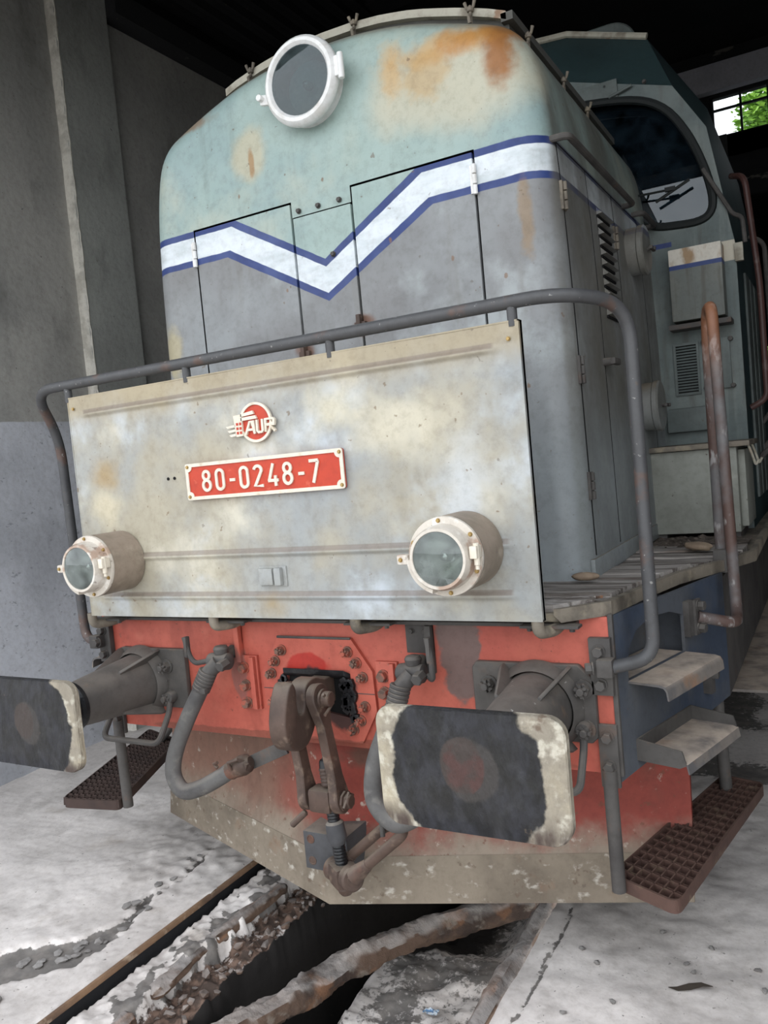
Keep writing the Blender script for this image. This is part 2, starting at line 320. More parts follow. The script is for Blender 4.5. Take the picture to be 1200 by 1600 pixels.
def ground_mat():
    """pale dust over concrete; the vertex colour says where it is broken to dark mortar (r), brown rubble (g) or painted dark for pit shade and oil dirt (b)"""
    t = NT('dusty_concrete_ground', .95)
    a = t.n.new('ShaderNodeVertexColor'); a.layer_name = 'wear'
    q = t.n.new('ShaderNodeSeparateColor'); t.l.new(a.outputs[0], q.inputs[0])
    c = t.mix(t.step(t.noise(1.7, 6), .35, .65), lin((204, 197, 191)), lin((226, 219, 213)))
    c = t.mix(t.mul(t.step(t.noise(4.5, 6, off=4), .52, .68), .6), c, lin((178, 171, 165)))
    c = t.mix(t.mul(t.step(t.noise(3, 5, off=7), .6, .7), .4), c, lin((178, 166, 152)))
    sp = t.step(t.noise(48, 3, off=2), .69, .73); c = t.mix(t.mul(sp, .7), c, lin((96, 90, 84)))
    rough = t.noise(30, 7, off=5, rough=.7)
    c = t.mix(t.step(t.math('ADD', q.outputs[0], t.mul(t.math('SUBTRACT', rough, .5), 1.6)), .42, .62), c, t.mix(t.step(t.noise(12, 4), .4, .7), lin((112, 108, 104)), lin((136, 130, 124))))
    c = t.mix(t.step(t.math('ADD', q.outputs[1], t.mul(t.math('SUBTRACT', rough, .5), 1.6)), .42, .62), c, t.mix(t.step(t.noise(22, 4, off=3), .42, .6), lin((76, 64, 57)), lin((122, 100, 87))))
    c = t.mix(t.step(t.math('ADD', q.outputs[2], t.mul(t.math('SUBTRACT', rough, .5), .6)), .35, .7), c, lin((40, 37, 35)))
    t.bump(t.noise(24, 7), .25, .008)
    return t.done(c)
M['ground'] = ground_mat()
M['edgerust'] = simple('rusty_angle_edge', (132, 104, 80), [((92, 74, 62), 8, .45, .62, .8, (1, .4, 1)), ((170, 150, 128), 14, .55, .68, .7, None, 3)], .8, bump=(30, .3, .004))
M['yard'] = simple('gravel_yard', (150, 146, 138), [((120, 116, 108), 2, .4, .7, .7)], .95)
M['timber'] = simple('rotten_dusty_timber', (104, 84, 70), [((58, 46, 40), 6, .42, .6, .85, (3, .6, 3)), ((134, 96, 70), 8, .55, .66, .7, (3, .6, 3), 5)], .92, up=((186, 182, 178), .55), bump=(14, .8, .02))
M['log'] = simple('rotten_rusty_beam', (88, 70, 58), [((52, 42, 37), 5, .42, .6, .85), ((118, 84, 60), 7, .56, .68, .7, None, 5), ((128, 120, 110), 10, .56, .66, .6, None, 8)], .9, up=((196, 190, 184), .45), bump=(16, .9, .02))
M['dirt'] = simple('brown_rubble', (108, 90, 79), [((70, 58, 51), 16, .42, .6, .85), ((150, 122, 104), 22, .58, .68, .6, None, 4)], .95, up=((176, 170, 164), .5), bump=(30, .6, .01))
M['mortar'] = simple('grey_mortar_lump', (122, 118, 114), [((96, 92, 88), 14, .45, .6, .8)], .95, up=((186, 182, 178), .4), bump=(30, .6, .01))
M['stone'] = simple('tan_river_stone', (150, 132, 112), [((122, 104, 88), 12, .45, .65, .6), ((180, 166, 148), 18, .58, .7, .6, None, 3)], .8)
M['bark'] = simple('brown_bark', (84, 66, 50), [], .9)
M['leaf'] = simple('fresh_green_leaves', (112, 158, 52), [((148, 190, 70), 1.4, .45, .6, .8), ((74, 118, 40), 2.2, .55, .7, .7, None, 3)], .6)
M['litter'] = simple('blue_and_white_wrapper', (206, 214, 220), [((84, 132, 176), 40, .5, .54, .9)], .4)
M['plaster'] = simple('white_plaster_crumb', (200, 202, 204), [((168, 170, 172), 14, .5, .65, .6)], .9, bump=(24, .5, .01))
M['dryleaf'] = simple('dry_dark_leaf', (74, 66, 58), [((96, 84, 70), 20, .5, .65, .6)], .85)
def deckbox_front():
    t = NT('striped_cab_cover_paint', .6)
    c = t.mix(t.step(t.noise(3, 4), .35, .7), lin((104, 108, 104)), lin((124, 124, 116)))
    c = t.mix(t.mul(t.step(t.noise(7, 5, (5, 5, .35), 3), .5, .7), .6), c, lin((84, 80, 70)))
    f1 = t.step(t.z, 2.700, 2.703); f2 = t.step(t.z, 2.722, 2.725)
    c = t.mix(f1, c, lin((58, 72, 118)))
    w = t.mix(t.step(t.noise(12, 5, (1, 1, .5)), .5, .65), lin((208, 202, 190)), lin((160, 134, 104)))
    return t.done(t.mix(f2, c, w))
M['coverstripe'] = deckbox_front()
def cab_front_mat():
    t = NT('striped_teal_cab_paint', .55)
    c = t.mix(t.step(t.noise(3, 4), .35, .7), lin((90, 100, 99)), lin((110, 118, 115)))
    c = t.mix(t.mul(t.step(t.noise(4, 5, (3, 3, .35), 3), .5, .7), .6), c, lin((76, 74, 66)))
    c = t.mix(t.mul(t.step(t.noise(5, 5, (3, 3, .3), 8), .58, .72), .5), c, lin((128, 134, 130)))
    band = t.mul(t.step(t.z, 2.845, 2.848), t.step(t.z, 2.873, 2.870)); band = t.mul(band, t.step(t.x, 1.06, 1.055))
    c = t.mix(band, c, lin((50, 64, 112)))
    wh = t.mul(t.mul(t.step(t.z, 2.72, 2.725), t.step(t.z, 2.825, 2.82)), t.step(t.x, 1.285, 1.29))
    c = t.mix(wh, c, lin((186, 180, 164)))
    return t.done(c)
M['cabfront'] = cab_front_mat()
# ---------------------------------------------------------------- mesh helpers
def fr(axis):
    a = V(axis).normalized(); t = V((0, 0, 1)) if abs(a.z) < .9 else V((1, 0, 0))
    u = t.cross(a).normalized(); return u, a.cross(u), a

class MB:
    def __init__(s): s.b = bmesh.new()
    def quadring(s, rings, close=True, cap0=True, cap1=True):
        R = [[s.b.verts.new(p) for p in r] for r in rings]; n = len(R[0])
        for i in range(len(R)-1):
            for j in range(n if close else n-1):
                a, b, c, d = R[i][j], R[i][(j+1) % n], R[i+1][(j+1) % n], R[i+1][j]
                try: s.b.faces.new((a, b, c, d))
                except ValueError: pass
        if cap0 and close: s.b.faces.new(R[0][::-1])
        if cap1 and close: s.b.faces.new(R[-1])
        return s
    def box(s, c, sz, rot=None, bev=0.0):
        t = bmesh.new(); bmesh.ops.create_cube(t, size=1)
        for v in t.verts: v.co = V((v.co.x*sz[0], v.co.y*sz[1], v.co.z*sz[2]))
        if bev: bmesh.ops.bevel(t, geom=t.edges[:], offset=bev, segments=2, affect='EDGES', profile=.6)
        mt = Matrix.Translation(c) @ (rot.to_4x4() if rot else Matrix.Identity(4))
        return s.merge(t, mt)
    def merge(s, t, mt=None):
        if mt: bmesh.ops.transform(t, matrix=mt, verts=t.verts[:])
        me = bpy.data.meshes.new('tmp'); t.to_mesh(me); t.free(); s.b.from_mesh(me); bpy.data.meshes.remove(me); return s
    def bb(s, x0, x1, y0, y1, z0, z1, bev=0.0):
        return s.box(((x0+x1)/2, (y0+y1)/2, (z0+z1)/2), (x1-x0, y1-y0, z1-z0), None, bev)
    def cyl(s, p0, p1, r0, r1=None, n=20, bev=0.0):
        r1 = r0 if r1 is None else r1; p0, p1 = V(p0), V(p1); u, v, a = fr(p1-p0)
        ring = lambda p, r: [p+(u*math.cos(2*PI*k/n)+v*math.sin(2*PI*k/n))*r for k in range(n)]
        if bev: return s.quadring([ring(p0, r0-bev), ring(p0+a*bev, r0), ring(p1-a*bev, r1), ring(p1, r1-bev)])
        return s.quadring([ring(p0, r0), ring(p1, r1)])
    def lathe(s, o, axis, prof, n=40, cap0=False, cap1=False):
        """prof: (distance along axis, radius)"""
        o = V(o); u, v, a = fr(axis)
        return s.quadring([[o+a*d+(u*math.cos(2*PI*k/n)+v*math.sin(2*PI*k/n))*max(r, 1e-4) for k in range(n)] for d, r in prof], True, cap0, cap1)
    def tube(s, pts, r, n=12, caps=True):
        pts = [V(p) for p in pts]; N = len(pts); rs = r if isinstance(r, (list, tuple)) else [r]*N
        T = [(pts[min(i+1, N-1)]-pts[max(i-1, 0)]).normalized() for i in range(N)]
        u = fr(T[0])[0]; rings = []
        for i in range(N):
            u = (u-T[i]*u.dot(T[i])).normalized(); w = T[i].cross(u)
            rings.append([pts[i]+(u*math.cos(2*PI*k/n)+w*math.sin(2*PI*k/n))*rs[i] for k in range(n)])
        return s.quadring(rings, True, caps, caps)
    def prism(s, outline, vec, bev=0.0):
        """extrude a planar outline (3-D points) along vec"""
        t = bmesh.new(); vs_ = [t.verts.new(p) for p in outline]; f = t.faces.new(vs_)
        e = bmesh.ops.extrude_face_region(t, geom=[f]); nv = [q for q in e['geom'] if isinstance(q, bmesh.types.BMVert)]
        bmesh.ops.translate(t, vec=V(vec), verts=nv)
        if bev: bmesh.ops.bevel(t, geom=t.edges[:], offset=bev, segments=1, affect='EDGES')
        return s.merge(t)
    def holed(s, outer, holes, vec):
        t = bmesh.new(); ed = []
        for L in [outer]+holes:
            v_ = [t.verts.new(p) for p in L]; ed += [t.edges.new((v_[i], v_[(i+1) % len(v_)])) for i in range(len(v_))]
        bmesh.ops.triangle_fill(t, edges=ed, use_beauty=True)
        e = bmesh.ops.extrude_face_region(t, geom=t.faces[:]); nv = [q for q in e['geom'] if isinstance(q, bmesh.types.BMVert)]
        bmesh.ops.translate(t, vec=V(vec), verts=nv)
        return s.merge(t)
    def mesh(s, name, ang=35):
        bmesh.ops.recalc_face_normals(s.b, faces=s.b.faces[:])
        me = bpy.data.meshes.new(name); s.b.to_mesh(me); s.b.free()
        for p in me.polygons: p.use_smooth = True
        me.set_sharp_from_angle(angle=math.radians(ang))
        return me

def link(name, me, m=None, parent=None, label=None, loc=None, rot=None, kind=None):
    if isinstance(me, MB): me = me.mesh(name)
    if m is not None and not me.materials: me.materials.append(M[m] if isinstance(m, str) else m)
    o = bpy.data.objects.new(name, me); COL.objects.link(o)
    if parent: o.parent = parent
    if label: o['label'] = label
    if loc: o.location = loc
    if rot: o.rotation_euler = rot
    if kind: o['kind'] = kind
    return o
def tag(o, label, cat, group=None):
    o['label'] = label; o['category'] = cat
    if group: o['group'] = group
    return o
def arc(c, r, a0, a1, n, u, v):
    c, u, v = V(c), V(u), V(v)
    return [c+u*r*math.cos(a0+(a1-a0)*i/n)+v*r*math.sin(a0+(a1-a0)*i/n) for i in range(n+1)]
def bend(pts, r, n=6):
    """polyline with rounded corners"""
    pts = [V(p) for p in pts]; out = [pts[0]]
    rr = r if isinstance(r, (list, tuple)) else [r]*(len(pts)-2)
    for i in range(1, len(pts)-1):
        a, b, c = pts[i-1], pts[i], pts[i+1]; d0 = (a-b).normalized(); d1 = (c-b).normalized()
        k = min(rr[i-1], (a-b).length*.49, (c-b).length*.49); p, q = b+d0*k, b+d1*k
        for j in range(n+1):
            t = j/n; out.append(p*(1-t)**2+b*2*t*(1-t)+q*t*t)
    return out+[pts[-1]]
def spline(pts, n=6):
    P = [V(p) for p in pts]; out = []
    for i in range(len(P)-1):
        a, b, c, d = P[max(i-1, 0)], P[i], P[i+1], P[min(i+2, len(P)-1)]
        for j in range(n):
            t = j/n; out.append(.5*((2*b)+(c-a)*t+(2*a-5*b+4*c-d)*t*t+(3*b-a-3*c+d)*t**3))
    return out+[P[-1]]
def rrect(w, h, r, n=5):
    """rounded rectangle outline in 2-D, centred"""
    o = []
    for cx, cy, a in ((w/2-r, h/2-r, 0), (-w/2+r, h/2-r, PI/2), (-w/2+r, -h/2+r, PI), (w/2-r, -h/2+r, 1.5*PI)):
        o += [(cx+r*math.cos(a+PI/2*i/n), cy+r*math.sin(a+PI/2*i/n)) for i in range(n+1)]
    return o
# shared bolt meshes, pointing to -y
def hexbolt(r, h):
    b = MB(); b.cyl((0, 0, 0), (0, -h*.18, 0), r*1.25, n=14); b.cyl((0, -h*.15, 0), (0, -h, 0), r, n=6, bev=r*.1); return b.mesh('bolt', 25)
def castle(r, h):
    b = MB(); b.cyl((0, 0, 0), (0, -h*.15, 0), r*1.3, n=14); b.cyl((0, -h*.1, 0), (0, -h*.6, 0), r, n=6, bev=r*.08)
    for k in range(6):
        a = PI/6+k*PI/3; b.box((math.cos(a)*r*.72, -h*.72, math.sin(a)*r*.72), (r*.42, h*.3, r*.42), Matrix.Rotation(-a, 3, 'Y'))
    b.cyl((0, -h*.5, 0), (0, -h*1.12, 0), r*.52, n=12, bev=r*.08)
    b.tube([(-r*1.1, -h*.78, r*.25), (0, -h*.8, 0), (r*1.05, -h*.82, -r*.35)], r*.09, 6)
    return b.mesh('bolt', 25)
BM = {}
for k, me, mm in (('hex', hexbolt(.017, .024), 'iron'), ('hexred', hexbolt(.019, .026), 'bolt'), ('castle', castle(.0165, .034), 'bolt'), ('big', castle(.023, .045), 'iron'), ('small', hexbolt(.009, .012), 'iron'), ('tiny', hexbolt(.0055, .006), 'brass')):
    me.materials.append(M[mm]); BM[k] = me
def bolt(kind, loc, parent, rot=None, spin=0.0, name='bolt'):
    o = link(name, BM[kind], None, parent, loc=loc)
    o.rotation_euler = rot if rot else (0, spin, 0); return o

# ================================================================ the locomotive
loco = bpy.data.objects.new('locomotive', None); COL.objects.link(loco)
tag(loco, 'weathered grey diesel locomotive with coral red headstock and white and blue zigzag stripe', 'locomotive')

# ---- hood shell
PR = [(.966, 1.36), (.960, 1.9), (.956, 2.3), (.948, 2.65), (.940, 2.85), (.929, 3.02), (.910, 3.16), (.886, 3.26), (.85, 3.335), (.79, 3.392), (.70, 3.432), (.58, 3.474), (.43, 3.520), (.29, 3.548), (.15, 3.564), (0, 3.57)]
def hw(z):
    for (x0, z0), (x1, z1) in zip(PR, PR[1:]):
        if z0 <= z <= z1: return x0+(x1-x0)*(z-z0)/(z1-z0)
    return PR[0][0]
def hz(x):
    x = abs(x)
    for (x0, z0), (x1, z1) in zip(PR, PR[1:]):
        if x1 <= x <= x0: return z0+(z1-z0)*(x-x0)/(x1-x0)
    return 3.57
half = [(p.x, p.y) for p in spline([(x, z, 0) for x, z in PR], 3)]
outl = [(-x, z) for x, z in half]+[(x, z) for x, z in half[-2::-1]]
nrm = []
for i in range(len(outl)):
    a, b = outl[max(i-1, 0)], outl[min(i+1, len(outl)-1)]; d = V((b[0]-a[0], b[1]-a[1])).normalized(); nrm.append((d.y, -d.x))
YF, RB = .357, .115
def loop(inset, y):
    o = []
    for i, ((x, z), (nx, nz)) in enumerate(zip(outl, nrm)):
        o.append((x+nx*inset, y, z+(nz*inset if z > 1.5 else 0)))
    return o
rings = [loop(0, 2.10), loop(0, 1.2), loop(0, .75)]
for k in range(0, 8):
    a = k/7*PI/2; rings.append(loop(RB*(1-math.cos(a)), YF+RB*(1-math.sin(a))))
b = MB()
b.quadring(rings, close=False)
cap = [b.b.verts.new(p) for p in rings[-1]]
notch = [(.667, 1.36), (.667, 2.966), (.141, 2.966), (.141, 2.902), (-.141, 2.902), (-.141, 2.966), (-.667, 2.966), (-.667, 1.36)]
f = b.b.faces.new(cap+[b.b.verts.new((x, YF, z)) for x, z in notch])
bmesh.ops.remove_doubles(b.b, verts=b.b.verts[:], dist=1e-5)
bmesh.ops.triangulate(b.b, faces=[q for q in b.b.faces if len(q.verts) > 4])
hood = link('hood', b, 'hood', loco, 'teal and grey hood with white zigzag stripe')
# dark backing just behind the door gaps
link('engine_bay_shade', MB().bb(-.70, .70, YF+.06, YF+.08, 1.36, 3.0), 'black', hood)
def hdoor(x0, x1, z0, z1, name='hood_door', parent=None):
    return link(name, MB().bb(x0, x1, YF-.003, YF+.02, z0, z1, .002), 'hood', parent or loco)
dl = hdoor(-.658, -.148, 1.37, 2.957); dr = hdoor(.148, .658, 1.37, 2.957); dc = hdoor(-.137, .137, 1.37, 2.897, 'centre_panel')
dl['label'] = 'left front hood door'; dr['label'] = 'right front hood door'
for x, d in ((-.105, dc), (-.01, dc), (.09, dc)): bolt('small', (x, YF-.003, 2.922), hood)
bolt('small', (.04, YF-.004, 2.72), dc)
for d, x in ((dl, -.665), (dr, .665)):
    for z in (2.86, 1.9):
        h = MB()
        for k in range(3): h.cyl((x, YF-.010, z-.055+k*.037), (x, YF-.010, z-.022+k*.037), .0085, n=10, bev=.001)
        h.bb(x-.018, x-.001, YF-.008, YF, z-.05, z+.05); link('hinge', h, 'white' if z > 2.5 else 'iron', d)
for d, x, z in ((dl, -.135, 2.345), (dr, .14, 2.42)):
    h = MB().box((x, YF-.012, z), (.05, .02, .028), None, .004).box((x, YF-.02, z+.012), (.018, .03, .06), None, .004); link('latch', h, 'rust', d)
# roof lid with pale rim and wing clamps
lx0, lx1, ly0, ly1 = -.50, .79, .50, 2.02
b = MB(); xs = [lx0+(lx1-lx0)*i/20 for i in range(21)]
b.quadring([[(x, y, hz(x)+dz) for x, y, dz in ([(x, ly0, -.02) for x in xs]+[(x, ly0, .04) for x in xs[::-1]])], [(x, y, hz(x)+dz) for x, y, dz in ([(x, ly1, -.02) for x in xs]+[(x, ly1, .04) for x in xs[::-1]])]])
lid = link('roof_hatch', b, 'cowl', loco)
b = MB(); b.quadring([[V((x, ly0+dy, hz(x)+.035+dz)) for dy, dz in ((-.03, 0), (-.03, .03), (.03, .03), (.03, 0))] for x in xs])
link('hatch_rim', b, 'roofgrey', lid, 'pale hatch rim')
b = MB(); b.quadring([[V((lx1+dx, y, hz(lx1)+.03+dz)) for dx, dz in ((-.02, 0), (-.02, .03), (.025, .03), (.025, 0))] for y in (ly0-.03, 1.0, 1.5, ly1)])
link('hatch_rim', b, 'cowl', lid)
for x, y in ((-.35, .46), (.17, .46), (.66, .46), (.82, .62), (.82, 1.08), (.82, 1.46)):
    z = hz(x)+.02; c = MB()
    c.cyl((x, y, z-.02), (x, y, z+.048), .006, n=8); c.cyl((x, y, z+.026), (x, y, z+.042), .013, n=10, bev=.002)
    for s in (-1, 1): c.tube([(x, y, z+.034), (x+s*.013, y, z+.042), (x+s*.020, y, z+.064)], [.0065, .0055, .007], 8)
    c.tube([(x, y-.015, z-.02), (x, y-.02, z+.0), (x, y, z+.015)], .007, 8)
    link('wing_clamp', c, 'edge', lid)

# ---- hood side doors (right side)
def sdoor(y0, y1, z0, z1, hole=None):
    b = MB(); zs = [z0+(z1-z0)*i/8 for i in range(9)]
    b.quadring([[V((hw(z)+dx, y, z)) for dx, y in ((-.004, y0), (.0015, y0+.002), (.0015, y1-.002), (-.004, y1))] for z in zs])
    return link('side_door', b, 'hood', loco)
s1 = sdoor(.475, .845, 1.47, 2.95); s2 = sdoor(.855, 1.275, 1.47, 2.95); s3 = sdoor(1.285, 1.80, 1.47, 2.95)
for d, y in ((s1, .470), (s1, .850), (s2, 1.280), (s3, 1.803)):
    b = MB(); b.quadring([[V((hw(z)+dx, y+dy, z)) for dx, dy in ((-.003, -.004), (.0018, -.004), (.0018, .004), (-.003, .004))] for z in [1.465+1.49*i/8 for i in range(9)]]); link('door_seam', b, 'black', d)
link('door_seam', MB().quadring([[V((hw(2.952)+dx, y, 2.952+dz)) for dx, dz in ((-.003, -.003), (.002, -.003), (.002, .003), (-.003, .003))] for y in (.47, 1.8)]), 'black', s1)
for d, y in ((s1, .466), (s3, 1.25)):
    for z in (2.76, 2.14, 1.72):
        h = MB(); x = hw(z)+.012
        for k in range(3): h.cyl((x, y, z-.05+k*.034), (x, y, z-.02+k*.034), .0085, n=10, bev=.001)
        h.bb(x-.014, x-.003, y-.02, y+.02, z-.05, z+.05); link('hinge', h, 'iron' if z < 2.5 else 'edge', d)
for y, z in ((.83, 2.19),):
    x = hw(z)+.006; h = MB().cyl((x-.01, y, z), (x+.03, y, z), .016, n=14, bev=.003).box((x+.034, y+.035, z), (.022, .10, .026), None, .006); link('door_handle', h, 'iron', s1)
for k in range(11):
    z = 2.83-k*.041; x = hw(z)+.006
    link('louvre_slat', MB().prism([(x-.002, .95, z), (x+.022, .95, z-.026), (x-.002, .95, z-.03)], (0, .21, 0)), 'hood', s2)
    link('louvre_opening', MB().bb(x-.01, x+.004, .955, 1.155, z-.040, z-.031), 'black', s2)
link('sill_strip', MB().bb(.955, .972, .42, 2.0, 1.385, 1.455, .003), 'hood', loco)
for y, z, r in ((1.55, 2.75, .115), (1.56, 2.02, .12)):
    x = hw(z); h = MB().lathe((x, y, z), (1, 0, 0), [(0, r*.95), (.05, r*.95), (.055, r), (.075, r), (.082, r*.93)], 28, False, True)
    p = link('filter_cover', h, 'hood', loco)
    h = MB().cyl((x+.07, y, z), (x+.12, y, z), .008, n=8).box((x+.105, y, z), (.016, .09, .016), None, .004); link('wing_nut', h, 'iron', p)
for y0, y1, z in ((.44, 1.5, 2.955), (1.72, 2.03, 2.965)):
    x = hw(z); h = MB().tube(bend([(x-.01, y0, z), (x+.055, y0, z), (x+.055, y1, z), (x-.01, y1, z)], .04), .013, 10); link('grab_rail', h, 'iron', loco)

# ---- round lamps
def lamp(name, c, rl, body, flange, ybase, label, big=False):
    """c: centre of the lens; looks to -y"""
    x, y, z = c; ax = (0, -1, 0)
    p = link(name, MB().lathe((x, ybase, z), ax, body, 44), 'lampbody' if not big else 'white', loco, label)
    link('lens_rim', MB().lathe((x, y, z), ax, flange, 44), 'rim' if not big else 'white', p)
    R = rl+.006
    dish = [(-.10+.10*(i/8)**2, R*(.12+.88*i/8)) for i in range(9)] if not big else [(-.13+.115*(i/8)**2, R*(.12+.88*i/8)) for i in range(9)]
    link('reflector', MB().lathe((x, y+.004, z), ax, dish, 40, True), 'mirror', p)
    link('lamp_bulb', MB().lathe((x, y+.005, z), ax, [(-.095, .008), (-.08, .012), (-.062, .018), (-.045, .018), (-.03, .012), (-.024, .001)], 20), 'mirror', p)
    g = [(.0, R), (.004, R)]+[(.004+.010*(1-(i/5)**2), R*i/5) for i in range(4, -1, -1)]
    link('lens', MB().lathe((x, y, z), ax, g, 40, False, False), 'lens' if not big else 'darklens', p)
    return p
for i, (x, lab) in enumerate(((-.743, 'left headlight'), (.743, 'right headlight'))):
    c = (x, -.395, 1.585)
    p = lamp('headlight', c, .079, [(0, .112), (.006, .118), (.12, .118), (.158, .118)], [(-.0, .077), (.008, .080), (.008, .088), (-.004, .0935), (-.035, .0955), (-.043, .098), (-.045, .117), (-.053, .119), (-.06, .117)], -.178, lab)
    for k in range(6):
        a = PI/2+k*PI/3+.1; bolt('tiny', (x+.107*math.cos(a), -.352, 1.585+.107*math.sin(a)), p)
    h = MB()                                           # lower retaining band with lug and hinge
    h.quadring([[V((x+math.cos(a)*r, -.395+d, 1.585+math.sin(a)*r)) for r, d in ((.094, .038), (.094, .004), (.106, .006), (.108, .038))] for a in [PI+.02+i*(1.25)/14 for i in range(15)]])
    h.box((x-.122, -.372, 1.583), (.04, .024, .03), None, .006); link('clamp_band', h, 'rim', p)
    h = MB().box((x+.108, -.375, 1.60), (.022, .04, .036), None, .003).cyl((x+.112, -.378, 1.625), (x+.112, -.378, 1.562), .0085, n=10, bev=.001).cyl((x+.112, -.378, 1.562), (x+.112, -.378, 1.55), .006, n=8)
    link('hinge', h, 'cream', p); bolt('tiny', (x-.128, -.385, 1.583), p)
c = (.004, .285, 3.383)
p = lamp('top_headlight', c, .128, [(0, .155), (.06, .155), (.1, .150), (.13, .152)], [(-.0, .128), (.006, .131), (.016, .141), (.014, .154), (.002, .166), (-.015, .170), (-.03, .166), (-.04, .155)], YF+.06, 'white rimmed top headlight', True)
p['label'] = 'white rimmed top headlight'
h = MB().box((.181, .292, 3.385), (.03, .03, .075), None, .005).cyl((.192, .285, 3.43), (.192, .285, 3.335), .012, n=12, bev=.002); link('hinge', h, 'white', p)
h = MB().box((-.166, .297, 3.36), (.06, .02, .04), Matrix.Rotation(.2, 3, 'Y'), .006).cyl((-.187, .30, 3.367), (-.187, .265, 3.367), .013, n=8, bev=.002); link('clamp_screw', h, 'white', p)

# ---- front apron panel with beads
PY = -.178
def beadh(z):
    d = 0
    for zc, a in ((2.177, -1), (1.592, 1), (1.436, 1)):
        t = (z-zc)/.017
        if abs(t) < 1: d = (1+math.cos(PI*t))*.5
    return d
b = MB()
zs = [1.3575+(2.2521-1.3575)*i/250 for i in range(251)]
xs = [-.9636, -.905, -.88, -.86]+[-.84+1.68*i/10 for i in range(11)]+[.86, .88, .905, .9636]
def beadx(x): return max(0, min(1, (.885-abs(x))/.03))
G = [[b.b.verts.new((x, PY-.010*beadh(z)*beadx(x)+.0025*noise.noise(V((x*2.2, z*2.2, 1))), z)) for x in xs] for z in zs]
for i in range(len(zs)-1):
    for j in range(len(xs)-1): b.b.faces.new((G[i][j], G[i][j+1], G[i+1][j+1], G[i+1][j]))
for e in (0, -1):
    pass
for xx in (-.9636, .9636): b.bb(min(xx, xx-math.copysign(.004, xx)), max(xx, xx-math.copysign(.004, xx)), PY-.001, PY+.03, 1.3575, 2.2521)
b.bb(-.9636, .9636, PY-.001, PY+.03, 2.248, 2.2525); b.bb(-.9636, .9636, PY+.0, PY+.03, 1.3572, 1.362)
b.bb(-.9636, .9636, PY+.012, PY+.028, 1.36, 2.25)
panel = link('front_panel', b, 'panel', loco, 'grey panel carrying lamps and number plate')
h = MB().bb(-.070, .048, PY-.006, PY+.01, 1.474, 1.546, .003).bb(-.064, -.004, PY-.022, PY, 1.480, 1.540, .006).bb(.004, .034, PY-.026, PY, 1.478, 1.542, .008)
link('latch', h, 'panel', panel)
for x, z in ((-.46, 1.888), (-.428, 1.888)): link('drilled_hole', MB().cyl((x, PY-.003, z), (x, PY+.004, z), .006, n=10), 'black', panel)
for x, z in ((-.93, 2.205), (.93, 2.20)): bolt('tiny', (x, PY-.003, z), panel)
# hinge elbows below the panel
b = MB()
for x in (-.985, -.33, .296, .94):
    h = MB().tube(bend([(x, PY+.020, 1.365), (x, PY+.020, 1.318), (x+.03, -.085, 1.312), (x+.03, -.02, 1.322)], .05), .019, 12)
    e = link('panel_elbow', h, 'edge', loco)
    link('elbow_strap', MB().bb(x-.075, x+.11, -.118, -.07, 1.322, 1.331, .002), 'iron', e)
    for dx in (-.05, .085): bolt('small', (x+dx, -.095, 1.322), e, (-PI/2*-1, 0, 0))

# ---- number plate
def ribbon(b, path, w, y0, y1, closed=False):
    """raised stroke of width w along a 2-D path [(x, z)]"""
    P = [V((x, 0, z)) for x, z in path]; n = len(P); L, R = [], []
    for i in range(n):
        if closed: d = (P[(i+1) % n]-P[i-1])
        else: d = P[min(i+1, n-1)]-P[max(i-1, 0)]
        d.normalize(); k = V((-d.z, 0, d.x)); e = 1.0
        if 0 < i < n-1 or closed:
            d0 = (P[i]-P[i-1]).normalized(); e = 1/max(.5, abs(d0.dot(d)))
        L.append(P[i]+k*w/2*e); R.append(P[i]-k*w/2*e)
    rings = [[V((q.x, y, q.z)) for q, y in ((l, y1), (r, y1), (r, y0), (l, y0))] for l, r in zip(L, R)]
    if closed: rings.append(rings[0]); b.quadring(rings, True, False, False)
    else: b.quadring(rings)
def a2(cx, cz, rx, rz, a0, a1, n=12): return [(cx+rx*math.cos(math.radians(a0+(a1-a0)*i/n)), cz+rz*math.sin(math.radians(a0+(a1-a0)*i/n))) for i in range(n+1)]
DIG = {'0': ([(a2(.25, .75, .19, .19, 0, 180)+a2(.25, .25, .19, .19, 180, 360), True)], .62), '8': ([(a2(.25, .735, .17, .195, -90, 270, 20)[:-1], True), (a2(.25, .29, .20, .23, 90, 450, 20)[:-1], True)], .62),
       '2': ([(a2(.24, .76, .19, .18, 170, -30)+[(.055, .068), (.48, .065)], False)], .62), '4': ([([(.30, .98), (.035, .22)], False), ([(.0, .25), (.52, .25)], False), ([(.38, .46), (.38, 0)], False)], .62),
       '7': ([([(.03, .935), (.44, .935), (.44, .88), (.17, 0)], False)], .6), '-': ([([(.04, .44), (.32, .44)], False)], .44)}
plate = link('number_plate', MB().prism([(x-.0125, PY-.004, z+1.868) for x, z in rrect(.688, .134, .008)], (0, -.010, 0), .002), 'plate', loco, 'orange red number plate')
b = MB()
o_ = [(x-.0125, z+1.868) for x, z in rrect(.688, .134, .008)]; i_ = []
for sx_, sz_ in ((1, 1), (-1, 1), (-1, -1), (1, -1)):      # inner edge with scooped corners
    q = [(sx_*(.331-.018*math.cos(t)), sz_*(.0545-.018*math.sin(t))) for t in [PI/2*k/5 for k in range(6)]]
    i_ += [(x-.0125, z+1.868) for x, z in (q[::-1] if sx_*sz_ > 0 else q)]
b.holed([(x, PY-.013, z) for x, z in o_], [[(x, PY-.013, z) for x, z in i_[::-1]]], (0, -.005, 0)); link('plate_border', b, 'cream', plate)
X = -.280; H = .080; Wd = .0755
